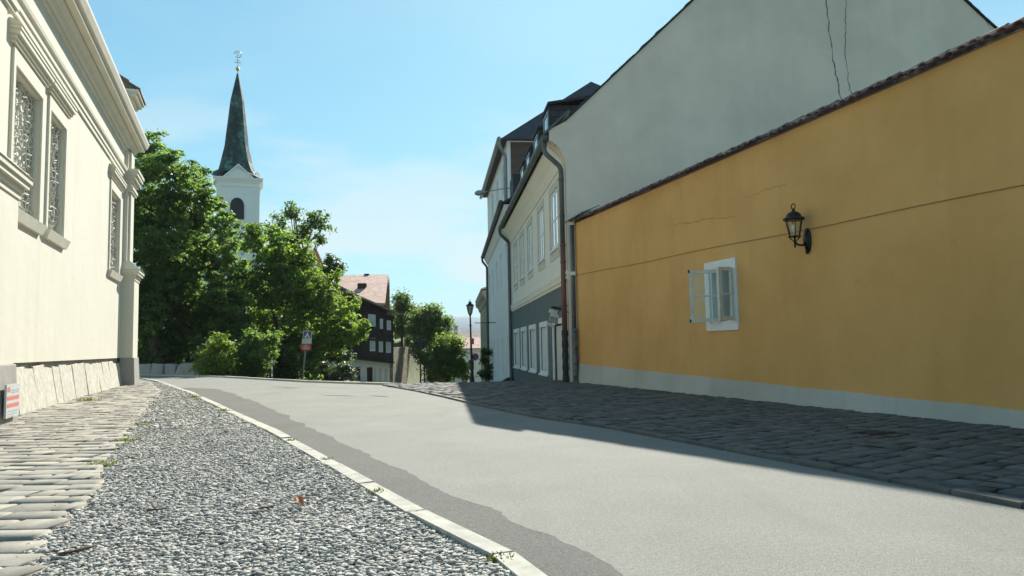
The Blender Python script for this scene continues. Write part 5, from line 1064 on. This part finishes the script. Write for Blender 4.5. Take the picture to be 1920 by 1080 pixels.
# ------------------------------------------------------------------ street furniture
# crooked crossing sign
SY = 32.5; base = at_y(567, 716, SY); topp = at_y(575.5, 622, SY)
cs = thing('road_sign', 'crooked pole with blue crossing sign, white board and red board', 'road sign', (base[0], SY, gz(base[0], SY)))
b = MB(); low = base + (base - topp) * .35; b.tube([low, topp], .035, 8); b.build('pole', zinc_light, cs, True)
def plate(px, fcol, name, marks=()):
    p = [at_y(x, y, SY - .06) for x, y in px]; b = MB(); b.prism([q + np.array([0, .02, 0]) for q in p], (0, .02, 0), 0)
    ins = [q * .88 + sum(p) / 4 * .12 for q in p]; b.poly([q - np.array([0, -.014, 0]) for q in ins], 1)
    for m_ in marks:
        u = [p[0] + (p[1] - p[0]) * a + (p[3] - p[0]) * c_ for a, c_ in m_[0]]; b.poly([q + np.array([0, .008, 0]) for q in u], 2)
    b.build(name, [fcol[0], fcol[1], fcol[2]], cs)
plate([(568, 620), (585, 621), (584, 635), (567, 634.5)], (sign_white, sign_blue, sign_white), 'crossing_plate', [([(.5, .14), (.62, .45), (.84, .88), (.66, .88), (.56, .6), (.42, .88), (.16, .88), (.4, .45)],)])
plate([(566.5, 635), (584.5, 635.3), (584, 644.8), (565, 644.6)], (sign_grey, sign_white, text_grey), 'white_board', [([(.2, .3), (.8, .3), (.8, .4), (.2, .4)],), ([(.15, .6), (.75, .6), (.75, .7), (.15, .7)],)])
plate([(563.5, 645.2), (583, 645.6), (582.5, 657.5), (564, 657)], (sign_red, sign_red, sign_white), 'red_board', [([(.3, .18), (.7, .18), (.7, .28), (.3, .28)],), ([(.15, .42), (.85, .42), (.85, .52), (.15, .52)],), ([(.18, .66), (.8, .66), (.8, .78), (.18, .78)],)])
# white marker post
p0, p1 = at_y(510, 712, 28.5), at_y(510.5, 670, 28.5)
b = MB(); b.tube([(p0[0], 28.5, p0[2] - .4), p1], .025, 8, 0)
for t in (.15, .45, .75): q = p0 + (p1 - p0) * t; b.tube([q, q + (p1 - p0) * .12], .028, 8, 1)
tag(b.build('marker_post', [zinc_light, white_paint]), 'thin whitish marker post at the road edge before the dark bush', 'post')
# lamp post
LY = 36.0; lt = at_y(881.5, 590, LY); lb = at_y(885.5, 718, LY); zg = gz(lb[0], LY)
lp_ = thing('street_lamp', 'tall black iron lamp post with a glass lantern at the top of the street', 'street lamp', (lb[0], LY, zg))
ax = lambda z: np.array([lb[0] + (lt[0] - lb[0]) * (z - lb[2]) / (lt[2] - lb[2]), LY, z]); ltop = lt[2]
b = MB(); b.tube([ax(zg - .1), ax(zg + .5), ax(zg + .55), ax(zg + 1.2), ax(zg + 1.25), ax(ltop)], [.12, .11, .085, .075, .055, .035], 12); 
for z in (zg + .55, zg + 1.25, ltop - .55, ltop - .05): b.tube([ax(z), ax(z + .06)], .085 if z < zg + 1 else .06, 12)
b.build('post', iron, lp_, True)
a_ = ax(ltop); b = MB(); b.lathe((a_[0], a_[1], ltop), [(.05, 0), (.09, .03), (.1, .05)], 6)
for k in range(6):
    an = k * math.pi / 3; b.tube([(a_[0] + .09 * math.cos(an), a_[1] + .09 * math.sin(an), ltop + .05), (a_[0] + .17 * math.cos(an), a_[1] + .17 * math.sin(an), ltop + .42)], .012, 5)
b.lathe((a_[0], a_[1], ltop + .42), [(.2, 0), (.21, .02), (.12, .1), (.08, .12), (.07, .2), (.02, .22), (.015, .32)], 6); b.build('lantern_frame', iron, lp_)
b = MB(); b.lathe((a_[0], a_[1], ltop + .05), [(.085, 0), (.16, .36)], 6); b.build('lantern_glass', lantern_glass, lp_)
b = MB(); q = at_y(886, 640, LY - .08); b.box(q[0] - .07, q[0] + .07, LY - .13, LY - .03, q[2] - .14, q[2] + .14); tag(b.build('meter_box', sign_red), 'small red box strapped to the black lamp post', 'box')
q = at_y(891, 669, LY + .08); b = MB(); rg = .17
for mi, r_, yy2 in ((1, rg, 0), (0, rg * .78, -.012)): b.prism([(q[0] + r_ * math.cos(t), LY + .06 + yy2, q[2] + r_ * math.sin(t)) for t in np.linspace(0, 2 * math.pi, 24, endpoint=False)], (0, .01, 0), mi)
b.prism([(q[0] - .12, LY + .042, q[2] + .09), (q[0] - .09, LY + .042, q[2] + .12), (q[0] + .12, LY + .042, q[2] - .09), (q[0] + .09, LY + .042, q[2] - .12)], (0, .006, 0), 1)
tag(b.build('parking_sign', [sign_blue, sign_red]), 'round blue no parking sign with red rim on the lamp post', 'road sign')

# ------------------------------------------------------------------ weeds, leaf and twigs
def tuft(px, py, h, n, label, sp=.05):
    c = on_z(px, py); V = []
    for k in range(n):
        an = random.random() * 6.28; r_ = random.random() * sp; x, y = c[0] + r_ * math.cos(an), c[1] + r_ * math.sin(an); d = random.random() * 6.28; l = h * random.uniform(.5, 1.2); bend = random.uniform(.2, .8) * l
        w_ = .004 + .003 * random.random(); sx_, sy_ = -math.sin(d) * w_, math.cos(d) * w_; z = gz(x, y) + .005
        mx_, my_ = x + math.cos(d) * bend * .35, y + math.sin(d) * bend * .35; V += [(x - sx_, y - sy_, z), (x + sx_, y + sy_, z), (mx_ + sx_ * .8, my_ + sy_ * .8, z + l * .6), (mx_ - sx_ * .8, my_ - sy_ * .8, z + l * .6), (x + math.cos(d) * bend, y + math.sin(d) * bend, z + l * .85)]
    m_ = len(V) // 5; k = np.arange(m_)[:, None] * 5
    o = np_mesh('grass_tuft', np.array(V), [np.concatenate([k, k + 1, k + 2, k + 3], 1), np.concatenate([k + 3, k + 2, k + 4], 1)], grass_m); tag(o, label, 'grass tuft', 'weeds in the paving joints')
for px, py, h, n, sp, lab in ((935, 1062, .045, 70, .06, 'green grass tuft against the kerb at the bottom edge of the photo'),
    (706, 932, .05, 60, .05, 'small grass tuft on the gravel beside the kerb, right of the orange leaf'),
    (612, 868, .05, 50, .05, 'grass tuft at the kerb just above and right of the orange leaf'), (668, 900, .04, 40, .04, 'thin grass blades at the kerb between two larger tufts'),
    (776, 972, .04, 40, .04, 'few grass blades at a kerb joint, second from the bottom edge'), (547, 832, .05, 60, .06, 'grass tuft where the kerb starts to bend left'),
    (420, 774, .07, 70, .09, 'weeds in the kerb joint halfway to the chapel corner'), (365, 748, .09, 90, .14, 'weed clump beside the kerb nearest the chapel corner'),
    (190, 878, .06, 200, .12, 'yellow green weeds where cobbles meet gravel, nearest the camera'), (235, 832, .06, 160, .14, 'weeds along the cobble edge halfway up the path'),
    (128, 852, .04, 60, .06, 'small weeds growing between cobbles in the middle of the path'), (165, 756, .12, 160, .22, 'yellow weed clump on the cobbles by the chapel slabs'),
    (176, 735, .12, 90, .15, 'weeds at the foot of the leaning slabs, behind the clump'), (262, 800, .05, 90, .12, 'sparse weeds between gravel and cobbles far up the path')):
    tuft(px, py, h, n, lab, sp)
c = on_z(561, 960); b = MB(); c = c + np.array([0, 0, .04])
pts = []
for i, t in enumerate(np.linspace(0, 1, 7)):
    w_ = .022 * math.sin(math.pi * min(1, t * .9 + .1)); x = c[0] - .03 + .065 * t; y = c[1] + .02 - .04 * t; z = c[2] + .018 * math.sin(t * 5) + .01
    pts.append([(x - w_ * .6, y - w_ * .7, z + .012), (x, y, z), (x + w_ * .6, y + w_ * .7, z + .016)])
for a, e in zip(pts[:-1], pts[1:]):
    b.quad(a[0], a[1], e[1], e[0]); b.quad(a[1], a[2], e[2], e[1])
o = b.build('fallen_leaf', leaf_orange); tag(o, 'curled orange dry leaf lying on the grey gravel', 'leaf')
so_ = o.modifiers.new('thickness', 'SOLIDIFY'); so_.thickness = .002
def twig(pix, r_, label):
    b = MB(); P_ = [on_z(x, y) + np.array([0, 0, .035]) for x, y in pix]; b.tube(P_, [r_ * 1.6] + [r_] * (len(P_) - 2) + [r_ * .4], 6); tag(b.build('twig', twig_m, None, True), label, 'twig', 'dry twigs on the gravel')
twig([(112, 1056), (130, 1050), (155, 1044), (182, 1036)], .007, 'longest dark dry twig at the edge of the cobbles near the camera')
twig([(274, 969), (295, 967), (322, 965)], .005, 'short dry twig on the gravel left of the orange leaf')
twig([(485, 966), (505, 962), (530, 956)], .004, 'thin twig lying just left of the orange leaf')
b = MB(); b.box(-4600, 4600, -420, 6600, -60, 190); hz = b.build('haze', bpy.data.materials.new('air')); hz['kind'] = 'stuff'
am = hz.data.materials[0]; am.use_nodes = True; at_ = am.node_tree; at_.nodes.clear(); ao = at_.nodes.new('ShaderNodeOutputMaterial'); av = at_.nodes.new('ShaderNodeVolumePrincipled')
av.inputs['Color'].default_value = (.80, .88, .95, 1); av.inputs['Density'].default_value = .0002; at_.links.new(av.outputs[0], ao.inputs['Volume'])
for o in bpy.data.objects:
    if '_base' in o: del o['_base']
